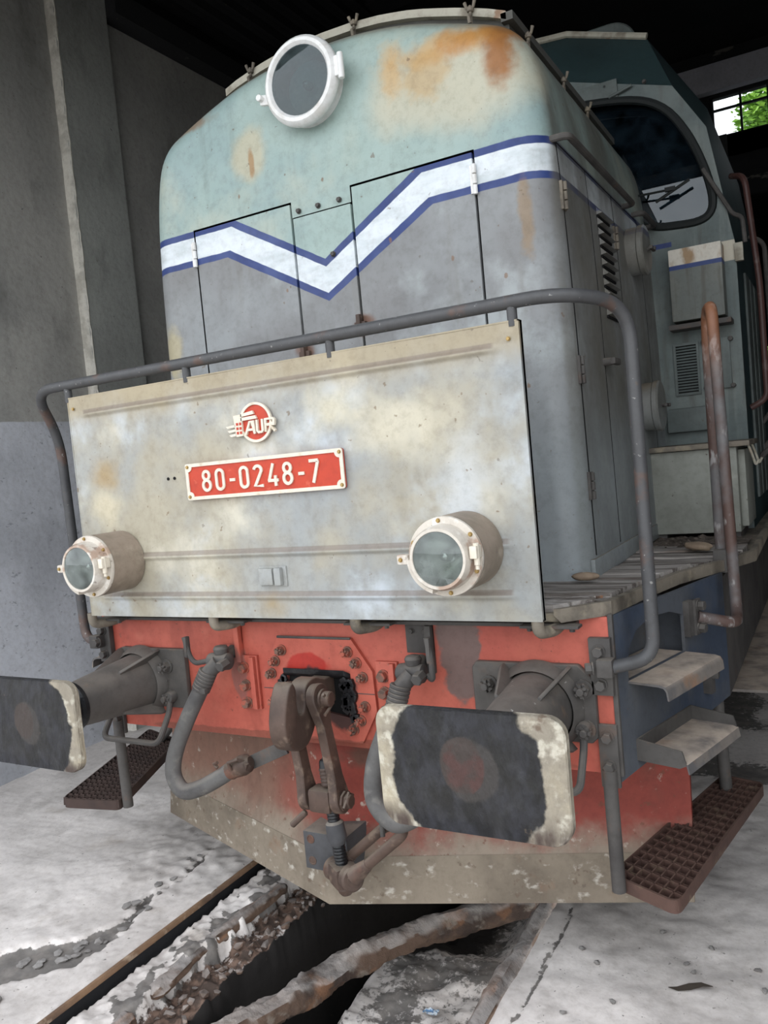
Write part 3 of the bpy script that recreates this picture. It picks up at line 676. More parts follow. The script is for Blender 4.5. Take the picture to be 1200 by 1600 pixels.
for ch in '80-0248-7':
    sh, adv = DIG[ch]; b = MB()
    for k_, (path, cl) in enumerate(sh): ribbon(b, [(X+x*H*1.06, 1.868-H/2+z*H) for x, z in path], H*.135, PY-.012, PY-.019-.0005*k_, cl)
    link('digit', b, 'cream', plate); X += adv*H*1.06 + .0105
for x, z in ((-.345, 1.923), (.320, 1.923), (-.345, 1.813), (.320, 1.813)): bolt('tiny', (x, PY-.017, z), plate)

# ---- maker's emblem: orange disc in a cream ring, winged stepped F and letters AUR
ex, ez = -.012, 2.0555
emb = link('maker_emblem', MB().cyl((ex, PY-.002, ez), (ex, PY-.012, ez), .066, n=48, bev=.002), 'plate', loco, 'round orange emblem')
b = MB(); ribbon(b, a2(ex, ez, .0655, .0655, 0, 360, 48)[:-1], .009, PY-.008, PY-.017, True); link('emblem_ring', b, 'cream', emb)
b = MB(); y0 = PY-.011; pl = lambda pts, d=.009: b.prism([(ex+x, y0, ez+z) for x, z in pts], (0, -d, 0))
pl([(-.093, .031), (-.056, .034), (-.056, -.042), (-.086, -.044)])
pl([(-.060, .034), (-.006, .041), (-.001, .029), (-.060, .024)]); pl([(-.060, .021), (.004, .024), (.010, .012), (-.060, .010)])
for k in range(3): z = -.004-.0155*k; pl([(-.130+.006*k, z), (-.088, z+.004), (-.088, z-.005), (-.122+.006*k, z-.007)])
link('emblem_wing', b, 'cream', emb)
b = MB()
for r in range(3):
    for q in range(2): b.bb(ex-.082+q*.014, ex-.073+q*.014, y0-.0105, y0-.008, ez-.004-r*.0155, ez+.005-r*.0155)
link('emblem_windows', b, 'plate', emb)
def letter(paths, w=.0082):
    b = MB()
    for k_, (P_, cl) in enumerate(paths): ribbon(b, [(ex+x, ez+z) for x, z in P_], w, y0+.001, y0-.010-.0006*k_, cl)
    link('emblem_letter', b, 'cream', emb)
letter([([(-.044, -.040), (-.022, .004), (-.010, .004), (-.004, -.040)], False), ([(-.032, -.024), (-.009, -.024)], False)])
letter([([(.009, .008), (.008, -.031), (.013, -.036), (.027, -.036), (.032, -.031), (.032, .008)], False)])
letter([([(.044, -.038), (.046, .006), (.078, .006), (.082, .001), (.080, -.012), (.050, -.014)], False), ([(.062, -.014), (.084, -.038)], False)])

# ---- front handrail
hr = []
TR = .0205; ZT = 2.306
left = bend([(0, -.17, ZT), (-1.17, -.17, ZT), (-1.225, -.02, 2.12), (-1.225, -.005, 1.33), (-1.215, -.01, 1.215), (-1.10, -.035, 1.215)], [.13, .16, .3, .1], 8)
right = bend([(0, -.17, ZT), (1.10, -.17, ZT), (1.235, .03, ZT-.03), (1.235, .03, 2.0), (1.235, .03, 1.205), (1.12, -.045, 1.190)], [.14, .2, .05, .10], 8)
b = MB().tube(left[::-1]+right[1:], TR, 14)
rail = link('front_handrail', b, 'rail', loco, 'long grey bent pipe handrail')
for x in (-.965, -.325, .307, .943): link('rail_post', MB().cyl((x, -.166, 2.235), (x, -.168, 2.30), .0155, n=12), 'rail', rail)
for sgn, z0 in ((-1, 1.215), (1, 1.190)):
    x = sgn*1.083
    br = link('rail_bracket', MB().bb(x-.034, x+.034, -.026, .0, z0-.095, z0+.085, .003).box((x+sgn*.022, -.045, z0), (.05, .05, .056), None, .007), 'iron', rail)
    for dz in (.045, -.060): bolt('hex', (x-.002, -.026, z0+dz), br, spin=.3)
    bolt('hex', (x-.014 if sgn > 0 else x+.0, -.06, z0), br, (0, 0, 0) if sgn < 0 else (0, .2, -1.2))

# ---- deck
ED = [(.975, -.085), (1.10, .03), (1.15, .30), (1.215, .57), (1.335, .86), (1.425, 1.10), (1.40, 3.0), (1.40, 9.8)]
op = [(-x, y) for x, y in ED[::-1]]+ED
deck = link('running_board', MB().prism([(x, y, 1.336) for x, y in op], (0, 0, .027), .004), 'edge', loco)
b = MB(); ef = [V((x, y, 0)) for x, y in ED[:7]]
b.quadring([[V((p.x+ox*.018, p.y+(oy if i else -.012), z)) for ox, oy, z in ((1, -.006, 1.338), (1, -.006, 1.381+.004*noise.noise(p*5)), (-.2, 0, 1.381+.004*noise.noise(p*5)), (-.2, 0, 1.36))] for i, p in enumerate(ef)])
link('edge_angle', b, 'edge', deck)
def edx(y):
    for (x0, y0), (x1, y1) in zip(ED, ED[1:]):
        if y0 <= y <= y1 and y1 > y0: return x0+(x1-x0)*(y-y0)/(y1-y0)
    return .97
ys = [-.062, .045, .125, .30, .50, .71, .92, 1.08, 1.25]
rp = random.Random(5)
def plank(ya, yb, xi, cut=0.0, dz=0.0):
    b = MB(); n = 16; rows = []
    for i in range(n+1):
        t = i/n; r = []
        for y, lo in ((ya, 0), (yb, 1)):
            x1 = edx(max(y, -.08))-.022-cut; x = xi+(x1-xi)*t; e = 0
            if cut: e = .02*noise.noise(V((x*30, y*9, 3)))
            w = .003*noise.noise(V((x*14, y*20, ya*7)))
            r.append((V((x, y+w*(1 if lo else -1), 1.362)), V((x, y+w*(1 if lo else -1)+(.003 if lo == 0 else -.003), 1.385+dz+.005*noise.noise(V((x*9, y*26, 2)))+e*.3))))
        m_ = (r[0][1]+r[1][1])/2+V((0, 0, .0008*noise.noise(V((rows and len(rows) or 0, ya*40, 7)))))
        rows.append([r[0][0], r[0][1], m_, r[1][1], r[1][0]])
    b.quadring(rows); link('deck_plank', b, 'plank', deck)
for i in range(len(ys)-1):
    plank(ys[i]+.001, ys[i+1]-.001, .80 if ys[i] > .3 else .70, .03+.05*rp.random() if i == 1 else (.0 if i else .02), rp.uniform(-.005, .005)-(.012 if i in (1,) else 0))
for k in range(5):                                     # splinters of the broken plank
    x = 1.0+.02*k; y = .035+.012*k; link('plank_splinter', MB().prism([(x-.10, y-.008, 1.372), (x+.05-.02*k, y-.002, 1.378), (x+.02, y+.010, 1.380), (x-.08, y+.012, 1.376)], (0, 0, .010), .001), 'timber' if k % 2 else 'plank', deck)
b = MB(); rp = random.Random(3); N = 26                # litter drifted on the deck behind the planks
G = [[b.b.verts.new((.96+.43*i/N, 1.20+.42*j/N, 1.378+.022*max(0, noise.noise(V((i*.5, j*.5, 0)))+.25)*math.sin(PI*min(1, i/N+.1)))) for i in range(N+1)] for j in range(N+1)]
for j in range(N):
    for i in range(N): b.b.faces.new((G[j][i], G[j][i+1], G[j+1][i+1], G[j+1][i]))
link('deck_litter', b, 'soil', deck, kind='stuff')
# ---- headstock
hs = link('headstock', MB().bb(-1.113, 1.113, 0, .03, .838, 1.337, .004), 'red', loco, 'coral red headstock')
link('weld_edge', MB().bb(1.108, 1.124, -.004, .016, .833, 1.345, .004), 'iron', hs)
link('angle_strip', MB().bb(-1.05, 1.02, -.055, .004, 1.314, 1.326, .002), 'iron', hs)
# draw gear plate, in two halves
oc = [(-.150, 1.250), (.178, 1.250), (.258, 1.132), (.262, .985), (.190, .862), (-.085, .862), (-.235, .985), (-.238, 1.105)]
dp = link('drawgear_plate', MB().holed([(x, 0, z) for x, z in oc], [[(x, 0, z) for x, z in ((-.12, .995), (-.12, 1.105), (.145, 1.105), (.145, .955))]], (0, -.016, 0)), 'red', loco)
link('slot_recess', MB().bb(-.125, .15, -.002, .004, .95, 1.11), 'black', dp)
link('slot_lip', MB().prism([(-.135, -.014, 1.10), (.165, -.014, 1.10), (.150, -.040, 1.118), (-.12, -.040, 1.118)], (0, 0, .02), .002), 'grease', dp)
b = MB(); rp = random.Random(1)
for k in range(22): b.box((.150+rp.uniform(-.02, .03), -.022, rp.uniform(.955, 1.095)), (.03, .018, .03), Matrix.Rotation(rp.random()*3, 3, 'Y'), .006)
for k in range(8): b.box((-.135+rp.uniform(-.015, .015), -.02, rp.uniform(1.03, 1.095)), (.026, .014, .026), Matrix.Rotation(rp.random()*3, 3, 'Y'), .006)
link('grease_crust', b, 'grease', dp, kind='stuff')
link('plate_joint', MB().bb(-.236, -.12, -.0175, -.0155, 1.047, 1.050).bb(.15, .260, -.0175, -.0155, 1.047, 1.050), 'iron', dp)
link('plate_bead', MB().tube([(x, -.0155, z) for x, z in oc[:2]], .005, 8), 'iron', dp)
for i, (x, z) in enumerate(((-.134, 1.199), (-.169, 1.156), (-.191, 1.107), (-.192, .999), (.162, 1.201), (.196, 1.162), (.217, 1.109), (.216, 1.001), (.193, .948), (.159, .912))):
    bolt('castle', (x, -.016, z), dp, spin=i*.7)
for x0, x1, z0, z1, zs_ in ((-.355, -.262, .958, 1.172, (1.122, 1.052, .982)), (.272, .36, .96, 1.17, (1.118, 1.057, .99))):
    st = link('anchor_strip', MB().bb(x0, x1, -.014, 0, z0, z1, .002).bb(x1-.03, x1-.008, -.03, -.01, z0+.004, z1-.004, .002), 'red', loco)
    for i, z in enumerate(zs_): bolt('hexred', (x0+.03, -.014, z), st, spin=i*.4)

# ---- buffers
for sgn in (-1, 1):
    cx = .875*sgn; cz = 1.05
    bf = link('buffer', MB().cyl((cx, -.02, cz), (cx, -.34, cz), .122, .092, 40).cyl((cx, -.34, cz), (cx, -.40, cz), .092, .084, 40).lathe((cx, -.02, cz), (0, -1, 0), [(0, .15), (.02, .145), (.05, .125)], 40), 'tube', loco, 'right buffer' if sgn > 0 else 'left buffer')
    x0, x1 = (.652, 1.060) if sgn > 0 else (-1.045, -.628)
    z0, z1 = .94, 1.188
    if sgn > 0: ol = [(x0, z0), (x0, z1-.02), (x0+.015, z1), (x1-.05, z1), (x1, z1-.05), (x1, z0+.02), (x1-.02, z0)]
    else: ol = [(x0+.01, z0), (x0, z0+.02), (x0, z1-.06), (x0+.06, z1), (x1, z1), (x1, z0+.02), (x1-.02, z0)]
    bp = link('base_plate', MB().prism([(x, 0, z) for x, z in ol], (0, -.026, 0), .003), 'tube', bf)
    for i, (dx, z) in enumerate(((-.165, 1.115), (.15, 1.115), (-.165, .985), (.15, .985))): bolt('big', (cx+dx, -.026, z), bf, spin=i*.9)
    bolt('small', (cx+.14, -.026, 1.055), bf)
    for a in (50, 130, -50, -130):
        an = math.radians(a); d = V((math.cos(an), 0, math.sin(an))); t_ = V((-d.z, 0, d.x))*.006; o = V((cx, 0, cz))
        pr = [o+d*.11+V((0, -.026, 0)), o+d*.175+V((0, -.026, 0)), o+d*.172+V((0, -.05, 0)), o+d*.112+V((0, -.21, 0)), o+d*.095+V((0, -.21, 0))]
        link('rib', MB().prism([q-t_ for q in pr], t_*2, .001), 'tube', bf)
    b = MB().lathe((cx, -.395, cz), (0, -1, 0), [(0, .078), (.17, .078)], 36)
    link('plunger', b, 'grease', bf)
    link('grease_collar', MB().lathe((cx, -.385, cz), (0, -1, 0), [(0, .086), (.006, .094), (.02, .092), (.03, .080)], 36), 'grease', bf)
    # slightly domed oblong face
    w, h = .535, .325; c0 = V((.874*sgn, 0, 1.052)); b = MB(); ro = rrect(w, h, .05, 6); rg = []
    if sgn > 0: ro = [(x, z+.012*(1-(x/(w/2))**2) * (-1 if z < 0 else .3)) for x, z in ro]
    dome = lambda x, z: -.602-.016*(1-(x/.27)**2)
    for k, (s_, yy) in enumerate(((.97, .032), (1.0, .026), (1.0, .004), (.985, 0), (.9, 0), (.7, 0), (.5, 0), (.3, 0), (.1, 0))):
        rg.append([V((c0.x+x*s_, dome(x*s_, z*s_)+yy, c0.z+z*s_)) for x, z in ro])
    b.quadring(rg); link('face_plate', b, 'buffer', bf)
    lo, hi_ = (.71, 1.03); xa, xb = (-1.03, -.71) if sgn < 0 else (.71, 1.02)
    g = bend([(xa, -.03, .99), (xa, -.06, .93), (xa, -.137, .823), (xb, -.137, .823), (xb, -.06, .93), (xb, -.045, .99)], [.02, .035, .035, .02], 6)
    link('shunter_grip', MB().tube(g, .0125, 10).lathe((xb, -.045, .99), (0, -1, 0), [(-.02, .024), (0, .026), (.014, .022), (.016, .0)], 16), 'iron', bf)

# ---- draw hook (profile in the y-z plane)
hp = [(-.252, 1.150), (-.275, 1.140), (-.305, 1.085), (-.322, 1.02), (-.318, .965), (-.292, .925), (-.245, .908), (-.195, .915), (-.155, .95), (-.12, .995), (-.05, 1.01), (.02, 1.015), (.02, 1.105), (-.06, 1.112), (-.115, 1.132), (-.165, 1.128), (-.190, 1.10), (-.196, 1.055), (-.212, 1.030), (-.235, 1.035), (-.240, 1.075), (-.238, 1.12)]
sp = spline([(0, y, z) for y, z in hp+[hp[0]]], 3)[:-1]
hx = .045; t = bmesh.new(); f0 = t.faces.new([t.verts.new((hx-.036, q.y, q.z)) for q in sp])
e = bmesh.ops.extrude_face_region(t, geom=[f0]); bmesh.ops.translate(t, vec=(.072, 0, 0), verts=[q for q in e['geom'] if isinstance(q, bmesh.types.BMVert)])
bmesh.ops.bevel(t, geom=[q for q in t.edges if abs(q.verts[0].co.x-q.verts[1].co.x) < 1e-4], offset=.013, segments=3, affect='EDGES', profile=.5, clamp_overlap=True)
link('draw_hook', MB().merge(t), 'rust', loco, 'rusty draw hook')
# ---- screw coupling
cp = link('screw_coupling', MB().tube([(-.055, -.155, 1.068), (.150, -.155, 1.068)], .026, 20), 'rust', loco, 'rusty screw coupling hanging from the hook')
link('link_pin', MB().lathe((.128, -.155, 1.068), (1, -.0, 0), [(0, .034), (.008, .034), (.010, .027), (.034, .027), (.037, .023)], 24, False, True).tube([(.152, -.155-.03, 1.093), (.152, -.155+.028, 1.045), (.163, -.155-.045, 1.025)], .006, 8), 'rust', cp)
T1 = V((.088, -.15, .700)); ad = V((1, 0, .02)).normalized()
def eyebar(p, q, r0, r1, w0, w1, th, n=20):
    """flat bar with an eye at each end; the eyes' axis is +x"""
    p, q = V(p), V(q); d = (q-p); L = d.length; d.normalize(); s = V((1, 0, 0)); s = (s-d*s.dot(d)).normalized(); k = d.cross(s)
    pr = [p+d*(-math.cos(a)*r0)+k*math.sin(a)*r0 for a in [(-.72+1.44*i/n)*PI/1.0*.9 for i in range(n+1)]]
    pr += [p+d*(r0*1.9)+k*w0, p+d*(L*.5)+k*(w0+w1)/2, p+d*(L-r1*1.9)+k*w1]
    pr += [q+d*(math.cos(a)*r1)-k*math.sin(a)*r1 for a in [(-.72+1.44*i/n)*PI*.9 for i in range(n+1)]]
    pr += [q-d*(r1*1.9)-k*w1, p+d*(L*.5)-k*(w0+w1)/2, p+d*(r0*1.9)-k*w0]
    return MB().prism([v-s*th/2 for v in pr], s*th, .004)
link('link_bar', eyebar((.108, -.155, 1.068), T1+ad*.068, .052, .046, .026, .028, .036), 'rust', cp)
link('link_bar', eyebar((-.022, -.155, 1.068), T1-ad*.068, .052, .046, .026, .028, .036), 'rust', cp)
tn = MB().box(T1, (.092, .078, .085), None, .016).cyl(T1-ad*.105, T1+ad*.108, .022, n=18, bev=.004)
link('trunnion_nut', tn, 'rust', cp)
for s_ in (1,):
    link('pin_head', MB().lathe(T1+ad*.088, ad, [(0, .036), (.008, .036), (.009, .026), (.026, .026), (.029, .022)], 8, False, True).tube([T1+ad*.105+V((0, -.035, -.012)), T1+ad*.107+V((0, 0, .03)), T1+ad*.104+V((0, .03, .01))], .006, 8), 'rust', cp)
link('cotter_handle', MB().cyl(T1+V((-.07, -.02, -.05)), T1+V((-.125, -.04, -.10)), .012, n=12, bev=.004), 'rust', cp)
S0, S1 = V((.104, -.15, .825)), V((.152, -.16, .372)); sd = (S1-S0).normalized()
def thread(a, c, r):
    p0 = S0+(S1-S0)*a; p1 = S0+(S1-S0)*c; L = (p1-p0).length; n = max(3, int(L/.011)); pr = []
    for i in range(n): pr += [(L*i/n, r*.88), (L*(i+.35)/n, r), (L*(i+.65)/n, r), (L*(i+1)/n-.0001, r*.88)]
    return MB().lathe(p0, sd, pr, 20, True, True)
link('screw_thread', thread(.02, .16, .023), 'rust', cp); link('screw_thread', thread(.30, .47, .0225), 'grease', cp); link('screw_thread', thread(.60, .80, .0235), 'grease', cp)
link('screw_collar', MB().lathe(S0+(S1-S0)*.44, sd, [(0, .024), (.008, .033), (.06, .036), (.075, .030), (.085, .025)], 24, True, True), 'greyblock', cp)
link('screw_top', MB().lathe(S0-sd*.02, sd, [(0, .012), (.006, .017), (.03, .02)], 16, True).tube([S0-sd*.02+V((.0, 0, -.005)), S0-sd*.045+V((.012, 0, 0)), S0-sd*.03+V((.03, 0, 0))], .008, 8), 'grease', cp)
T2 = S0+(S1-S0)*.86; ax2 = V((.147, -.10, .031)).normalized()
link('lower_trunnion', MB().box(T2, (.085, .085, .075), Matrix.Rotation(-.62, 3, 'Z'), .012).lathe(S1-sd*.025, sd, [(0, .026), (.012, .03), (.024, .026), (.035, .018)], 18, False, True), 'rust', cp)
EN, EF = T2+ax2*.072, T2-ax2*.072
bw = V((.236, 0, .20)).normalized(); 
bow = bend([EN+bw*.03, EN+bw*.315, EF+bw*.315, EF+bw*.03], .055, 8)
rs = []
for i, q in enumerate(bow): rs.append(.0185)
link('shackle_bow', MB().tube(bow, rs, 16), 'rust', cp)
for E_, s_ in ((EN, 1), (EF, -1)):
    link('shackle_eye', MB().lathe(E_-ax2*.021, ax2, [(0, .036), (.005, .043), (.035, .043), (.041, .036), (.042, .0)], 28, True).cyl(E_+bw*.02, E_+bw*.10, .034, .020, 16).lathe(E_+ax2*.021*s_, ax2*s_, [(0, .024), (.004, .023), (.005, .0)], 20), 'rust', cp)
link('hook_ring', MB().tube([EF+bw*.31+V((-.005, -.03, .04)), EF+bw*.31+V((-.005, -.03, -.03))], .009, 8), 'iron', cp)
# guard block behind the coupling
b = MB().bb(-.062, .128, -.095, .115, .392, .535, .003)
gb = link('guard_block', b, 'greyblock', loco)
for z in (.425, .507): link('bolt_hole', MB().lathe((-.030, -.0955, z), (0, -1, 0), [(-.002, .016), (.001, .017), (.002, .013), (-.0, .012)], 18).cyl((-.03, -.094, z), (-.03, -.0962, z), .0125, n=16), 'rust', gb)

# ---- brake hoses
def hose(x, z, pts, r, handle, label, end=True):
    """cock body at (x, z) on the headstock, then the hose along pts"""
    h = link('brake_hose', MB().tube(spline(pts, 8), r, 16), 'rubber', loco, label)
    for q0, q1, n_ in ((0, .10, 5),):
        P0, P1 = V(pts[0]), V(pts[1]); pr = []
        d = (P1-P0).normalized(); pr = [(i*.014+k, r*1.08+.003*e) for i in range(6) for k, e in ((0, 0), (.003, 1), (.010, 1), (.013, 0))]
        link('hose_clip', MB().lathe(P0-d*.01, d, pr, 18, True, True).box(P0+d*.07+V((.03, -.02, 0)), (.03, .02, .02), None, .003), 'iron', h)
    c = V((x, -.085, z)); k = MB()
    k.cyl(c+V((0, .085, .02)), c, .026, n=16).lathe(c+V((-.055, 0, 0)), (1, 0, 0), [(0, .02), (.008, .03), (.03, .034), (.07, .036), (.10, .032), (.108, .02)], 18, True, True)
    k.cyl(c+V((.01, -.02, .0)), V(pts[0]), .030, .028, 16).cyl(c+V((.045, -.015, 0)), c+V((.045, -.06, -.008)), .021, n=6, bev=.003).lathe(c+V((.01, .0, .03)), (0, 0, 1), [(0, .026), (.02, .03), (.03, .024), (.034, .0)], 16)
    link('angle_cock', k, 'iron', h)
    k = MB().tube(bend(handle, .03, 5), .0105, 10); a, b_ = V(handle[-2]), V(handle[-1]); k.box((a+b_)/2, (.016, .026, (a-b_).length), Matrix.Identity(3), .005)
    link('cock_handle', k, 'iron', h)
    br = link('pipe_bracket', MB().bb(x-.05, x+.055, -.012, 0, z+.05, z+.155, .003).bb(x+.03, x+.055, -.03, 0, z-.02, z+.15, .004), 'red' if x < 0 else 'iron', h)
    for dx in (-.025, .028): bolt('small', (x+dx, -.012, z+.128), br)
    return h
h = hose(-.385, 1.165, [(-.42, -.125, 1.125), (-.455, -.135, 1.06), (-.515, -.15, .96), (-.58, -.17, .83), (-.592, -.19, .735), (-.540, -.20, .675), (-.46, -.19, .69), (-.37, -.165, .735), (-.325, -.15, .765)], .0315,
         [(-.44, -.09, 1.165), (-.50, -.10, 1.155), (-.525, -.10, 1.18), (-.545, -.10, 1.26)], 'left brake hose with coupling head')
k = MB().lathe((-.345, -.155, .752), (.065, .012, .028), [(0, .030), (.02, .036), (.03, .034), (.075, .040), (.10, .036), (.115, .02)], 18, True, True)
k.tube([(-.30, -.185, .775), (-.305, -.19, .805), (-.27, -.18, .818), (-.25, -.15, .80)], .008, 8).box((-.262, -.16, .79), (.05, .02, .03), Matrix.Rotation(.3, 3, 'Y'), .006).tube([(-.37, -.18, .775), (-.385, -.18, .79), (-.36, -.19, .80)], .007, 8)
link('coupling_head', k, 'rust', h)
link('hose_holder', MB().box((-.185, -.105, .815), (.20, .012, .052), Matrix.Rotation(-.42, 3, 'Y'), .002), 'iron', h)
hose(.455, 1.155, [(.43, -.13, 1.115), (.415, -.14, 1.06), (.37, -.16, .96), (.335, -.19, .85), (.345, -.22, .75), (.42, -.23, .69), (.50, -.22, .72)], .0315,
     [(.52, -.09, 1.15), (.545, -.11, 1.14), (.55, -.115, 1.20), (.535, -.11, 1.285)], 'right brake hose')

# ---- blue tapering frame side with the step recess, both sides
def tp(s, z, off=0.0, sg=1):
    """point on the taper plane: s metres along, off metres outwards"""
    L = math.hypot(.23, .82); ux, uy = .23/L, .82/L; return V((sg*(1.115+ux*s+uy*off), uy*s-ux*off, z))
LT = math.hypot(.23, .82)
for sg in (1, -1):
    ol = [tp(0, .815, 0, sg), tp(LT, .86, 0, sg), tp(LT, 1.337, 0, sg), tp(0, 1.337, 0, sg)]
    hl = [tp(s, z, 0, sg) for s, z in ((.50, 1.115), (.50, 1.245), (.40, 1.275), (.26, 1.285), (.16, 1.262), (.105, 1.215), (.09, 1.16), (.09, 1.115))]
    o_ = V((-.93*sg, .26, 0))*.012
    fs = link('frame_side', MB().holed(ol, [hl], o_), 'blue', loco)
    b = MB().quadring([[tp(s, 1.095, -.013, sg), tp(s, 1.30, -.013, sg), tp(s, 1.30, -.17, sg), tp(s, 1.095, -.17, sg)] for s in (.07, .54)])
    rc = link('step_recess', MB().quadring([[tp(s, z, -.16, sg) for z in (1.09, 1.30)] for s in (.06, .56)], False, False, False).quadring([[tp(.56, z, o, sg) for z in (1.09, 1.30)] for o in (-.16, -.012)], False, False, False).quadring([[tp(.06, z, o, sg) for z in (1.09, 1.30)] for o in (-.16, -.012)], False, False, False), 'blue', fs)
    link('frame_beam', MB().bb(min(sg*1.345, sg*1.33), max(sg*1.345, sg*1.33), .82, 9.6, .86, 1.318), 'iron', loco)
    # upper step: plate with a drooped nose
    t_ = MB(); rows = []
    for s in (.085, .50): rows.append([tp(s, z, o, sg) for o, z in ((-.15, 1.113), (.105, 1.113), (.122, 1.108), (.130, 1.095), (.133, 1.066), (.128, 1.066), (.124, 1.094), (.116, 1.103), (.10, 1.106), (-.15, 1.106))])
    st1 = link('upper_step', t_.quadring(rows), 'step', loco)
    # lower step: tray with raised rims on three sides and a drooped nose
    w = MB()
    for s in (.108, .503): pass
    w.quadring([[tp(s, z, o, sg) for o, z in ((.0, .872), (.150, .872), (.166, .866), (.172, .836), (.167, .836), (.161, .862), (.148, .866), (.0, .866))] for s in (.108, .503)])
    st2 = link('lower_step', w, 'step', loco)
    link('step_rim', MB().quadring([[tp(s, z, o, sg) for o, z in ((0, .866), (0, .92), (.006, .92), (.006, .866))] for s in (.108, .503)]), 'iron', st2)
    for s in (.106, .499): link('step_rim', MB().prism([tp(s, .850, 0, sg), tp(s, .92, 0, sg), tp(s, .905, .15, sg), tp(s, .862, .163, sg), tp(s, .850, .14, sg)], tp(.006, 0, 0, sg)-tp(0, 0, 0, sg)), 'iron', st2)
    link('frame_bracket', MB().quadring([[tp(s, z, o, sg) for o, z in ((0, .93), (0, 1.05), (.03, 1.05), (.03, .93))] for s in (.62, .655)]).box(tp(.655, 1.0, .03, sg), (.03, .04, .035), None, .004), 'iron', fs)
    if sg > 0:
        hb = link('hoop_bracket', MB().quadring([[tp(s, z, o) for o, z in ((0, 1.165), (0, 1.29), (.022, 1.29), (.022, 1.165))] for s in (.50, .545)], True).quadring([[tp(s, z, o) for o, z in ((.018, 1.165), (.018, 1.29), (.03, 1.29), (.03, 1.165))] for s in (.535, .58)]), 'iron', loco)
        for z in (1.188, 1.268): bolt('hex', tp(.558, z, .03), hb, (0, 0, PI/2-.27))
        q = tp(.555, 1.228, .028)
        pth = bend([q, q+V((.12, .055, -.035)), V((1.398, .72, 1.21)), V((1.396, .72, 1.40)), V((1.383, .72, 2.33)), V((1.345, .88, 2.33)), V((1.338, .90, 2.2)), V((1.336, .90, 1.40))], [.05, .09, .05, .06, .06, .05], 7)
        hp_ = link('step_handrail', MB().tube(pth, .0205, 14), 'railrust', loco, 'rusty hooped step handrail')
        link('rail_foot', MB().box((1.337, .885, 1.375), (.05, .07, .09), None, .006).box((1.36, .93, 1.392), (.03, .12, .02), None, .005), 'iron', hp_)
# ledge along the frame behind the steps
link('frame_ledge', MB().bb(1.30, 1.44, 1.25, 6.0, .745, .757), 'step', loco)
# hanging straps, rods and cast footsteps
def grating(name, P, z, h, nx, ny, mat, cleat):
    """P: four plan corners (front inner, front outer, rear outer, rear inner)"""
    P = [V((x, y, 0)) for x, y in P]
    def q(u, v): return (P[0]*(1-u)+P[1]*u)*(1-v)+(P[3]*(1-u)+P[2]*u)*v
    oc_ = bend([q(.5, 0), q(0, 0), q(0, .5), q(0, 1), q(.5, 1), q(1, 1), q(1, .5), q(1, 0), q(.5, 0)], [.03, .001, .03, .001, .03, .001, .04], 5)[:-1]
    b = MB(); cen = q(.5, .5); n = len(oc_); rg = []
    for dz, k in ((-h, 0), (0, 0), (0, .009), (-h, .009)):
        rg.append([p+(cen-p).normalized()*k+V((0, 0, z+dz)) for p in oc_])
    rg.append(rg[0]); b.quadring(rg, True, False, False)
    for i in range(1, nx):
        a, c = q(i/nx, .012), q(i/nx, .988); b.prism([a+V((-.0022, 0, z-.003)), a+V((.0022, 0, z-.003)), c+V((.0022, 0, z-.003)), c+V((-.0022, 0, z-.003))], (0, 0, -h*.7))
    for j in range(1, ny):
        a, c = q(.02, j/ny), q(.98, j/ny); b.prism([a+V((0, -.0022, z-.003)), c+V((0, -.0022, z-.003)), c+V((0, .0022, z-.003)), a+V((0, .0022, z-.003))], (0, 0, -h*.7))
    vs_ = [p+(cen-p).normalized()*.006+V((0, 0, z-h*.75)) for p in oc_]; b.b.faces.new([b.b.verts.new(v) for v in vs_])
    g = link(name, b, mat, loco)
    c = MB()
    for i in range(nx):
        for j in range(ny):
            u, v = (i+.5)/nx, (j+.5)/ny; a = q((i+.06)/nx, (j+.25)/ny); d = q((i+.94)/nx, (j+.25)/ny); e_ = q((i+.5)/nx, (j+.92)/ny)
            if cleat: a, d, e_ = q((i+.12)/nx, (j+.12)/ny), q((i+.88)/nx, (j+.12)/ny), q((i+.5)/nx, (j+.9)/ny); zt = z+.004
            else: zt = z-.006
            A = [c.b.verts.new(w+V((0, 0, z-h*.75))) for w in (a, d, e_)]; T = [c.b.verts.new(w+V((0, 0, zt))) for w in ((a*.9+e_*.1), (d*.9+e_*.1))]
            c.b.faces.new((A[0], A[1], T[1], T[0])); c.b.faces.new((T[0], T[1], A[2])); c.b.faces.new((A[1], A[2], T[1])); c.b.faces.new((A[2], A[0], T[0]))
    link('tread_cleats', c, mat, g, kind='stuff')
    return g
fr_ = grating('cast_footstep', [(1.052, .010), (1.274, -.095), (1.440, .87), (1.283, .915)], .505, .042, 7, 19, 'grate', False); fr_['label'] = 'right rusty cast footstep'
fl_ = grating('cast_footstep', [(-1.075, -.055), (-1.372, -.115), (-1.715, .765), (-1.40, .665)], .505, .042, 9, 22, 'gratedark', True); fl_['label'] = 'left dark cast footstep'
for sg, g in ((1, fr_), (-1, fl_)):
    x = sg*1.085 if sg > 0 else -1.058
    sp_ = link('step_strap', MB().bb(x-.030, x+.030, -.016, 0, .80, 1.0, .003), 'iron', g)
    for z in (.962, .868): bolt('hex', (x, -.016, z), sp_, spin=.2)
    link('step_rod', MB().tube([(x, -.024, .86), (x, -.024, .80), (x*1.0, -.02, .47)], .0225, 12), 'iron', g)
    xr = sg*1.36 if sg > 0 else -1.5
    link('step_rod', MB().tube([(sg*1.30, .80, .95), (sg*1.30, .80, .80), (xr if sg < 0 else 1.31, .80 if sg > 0 else .6, .48)], .0225, 12), 'iron', g)
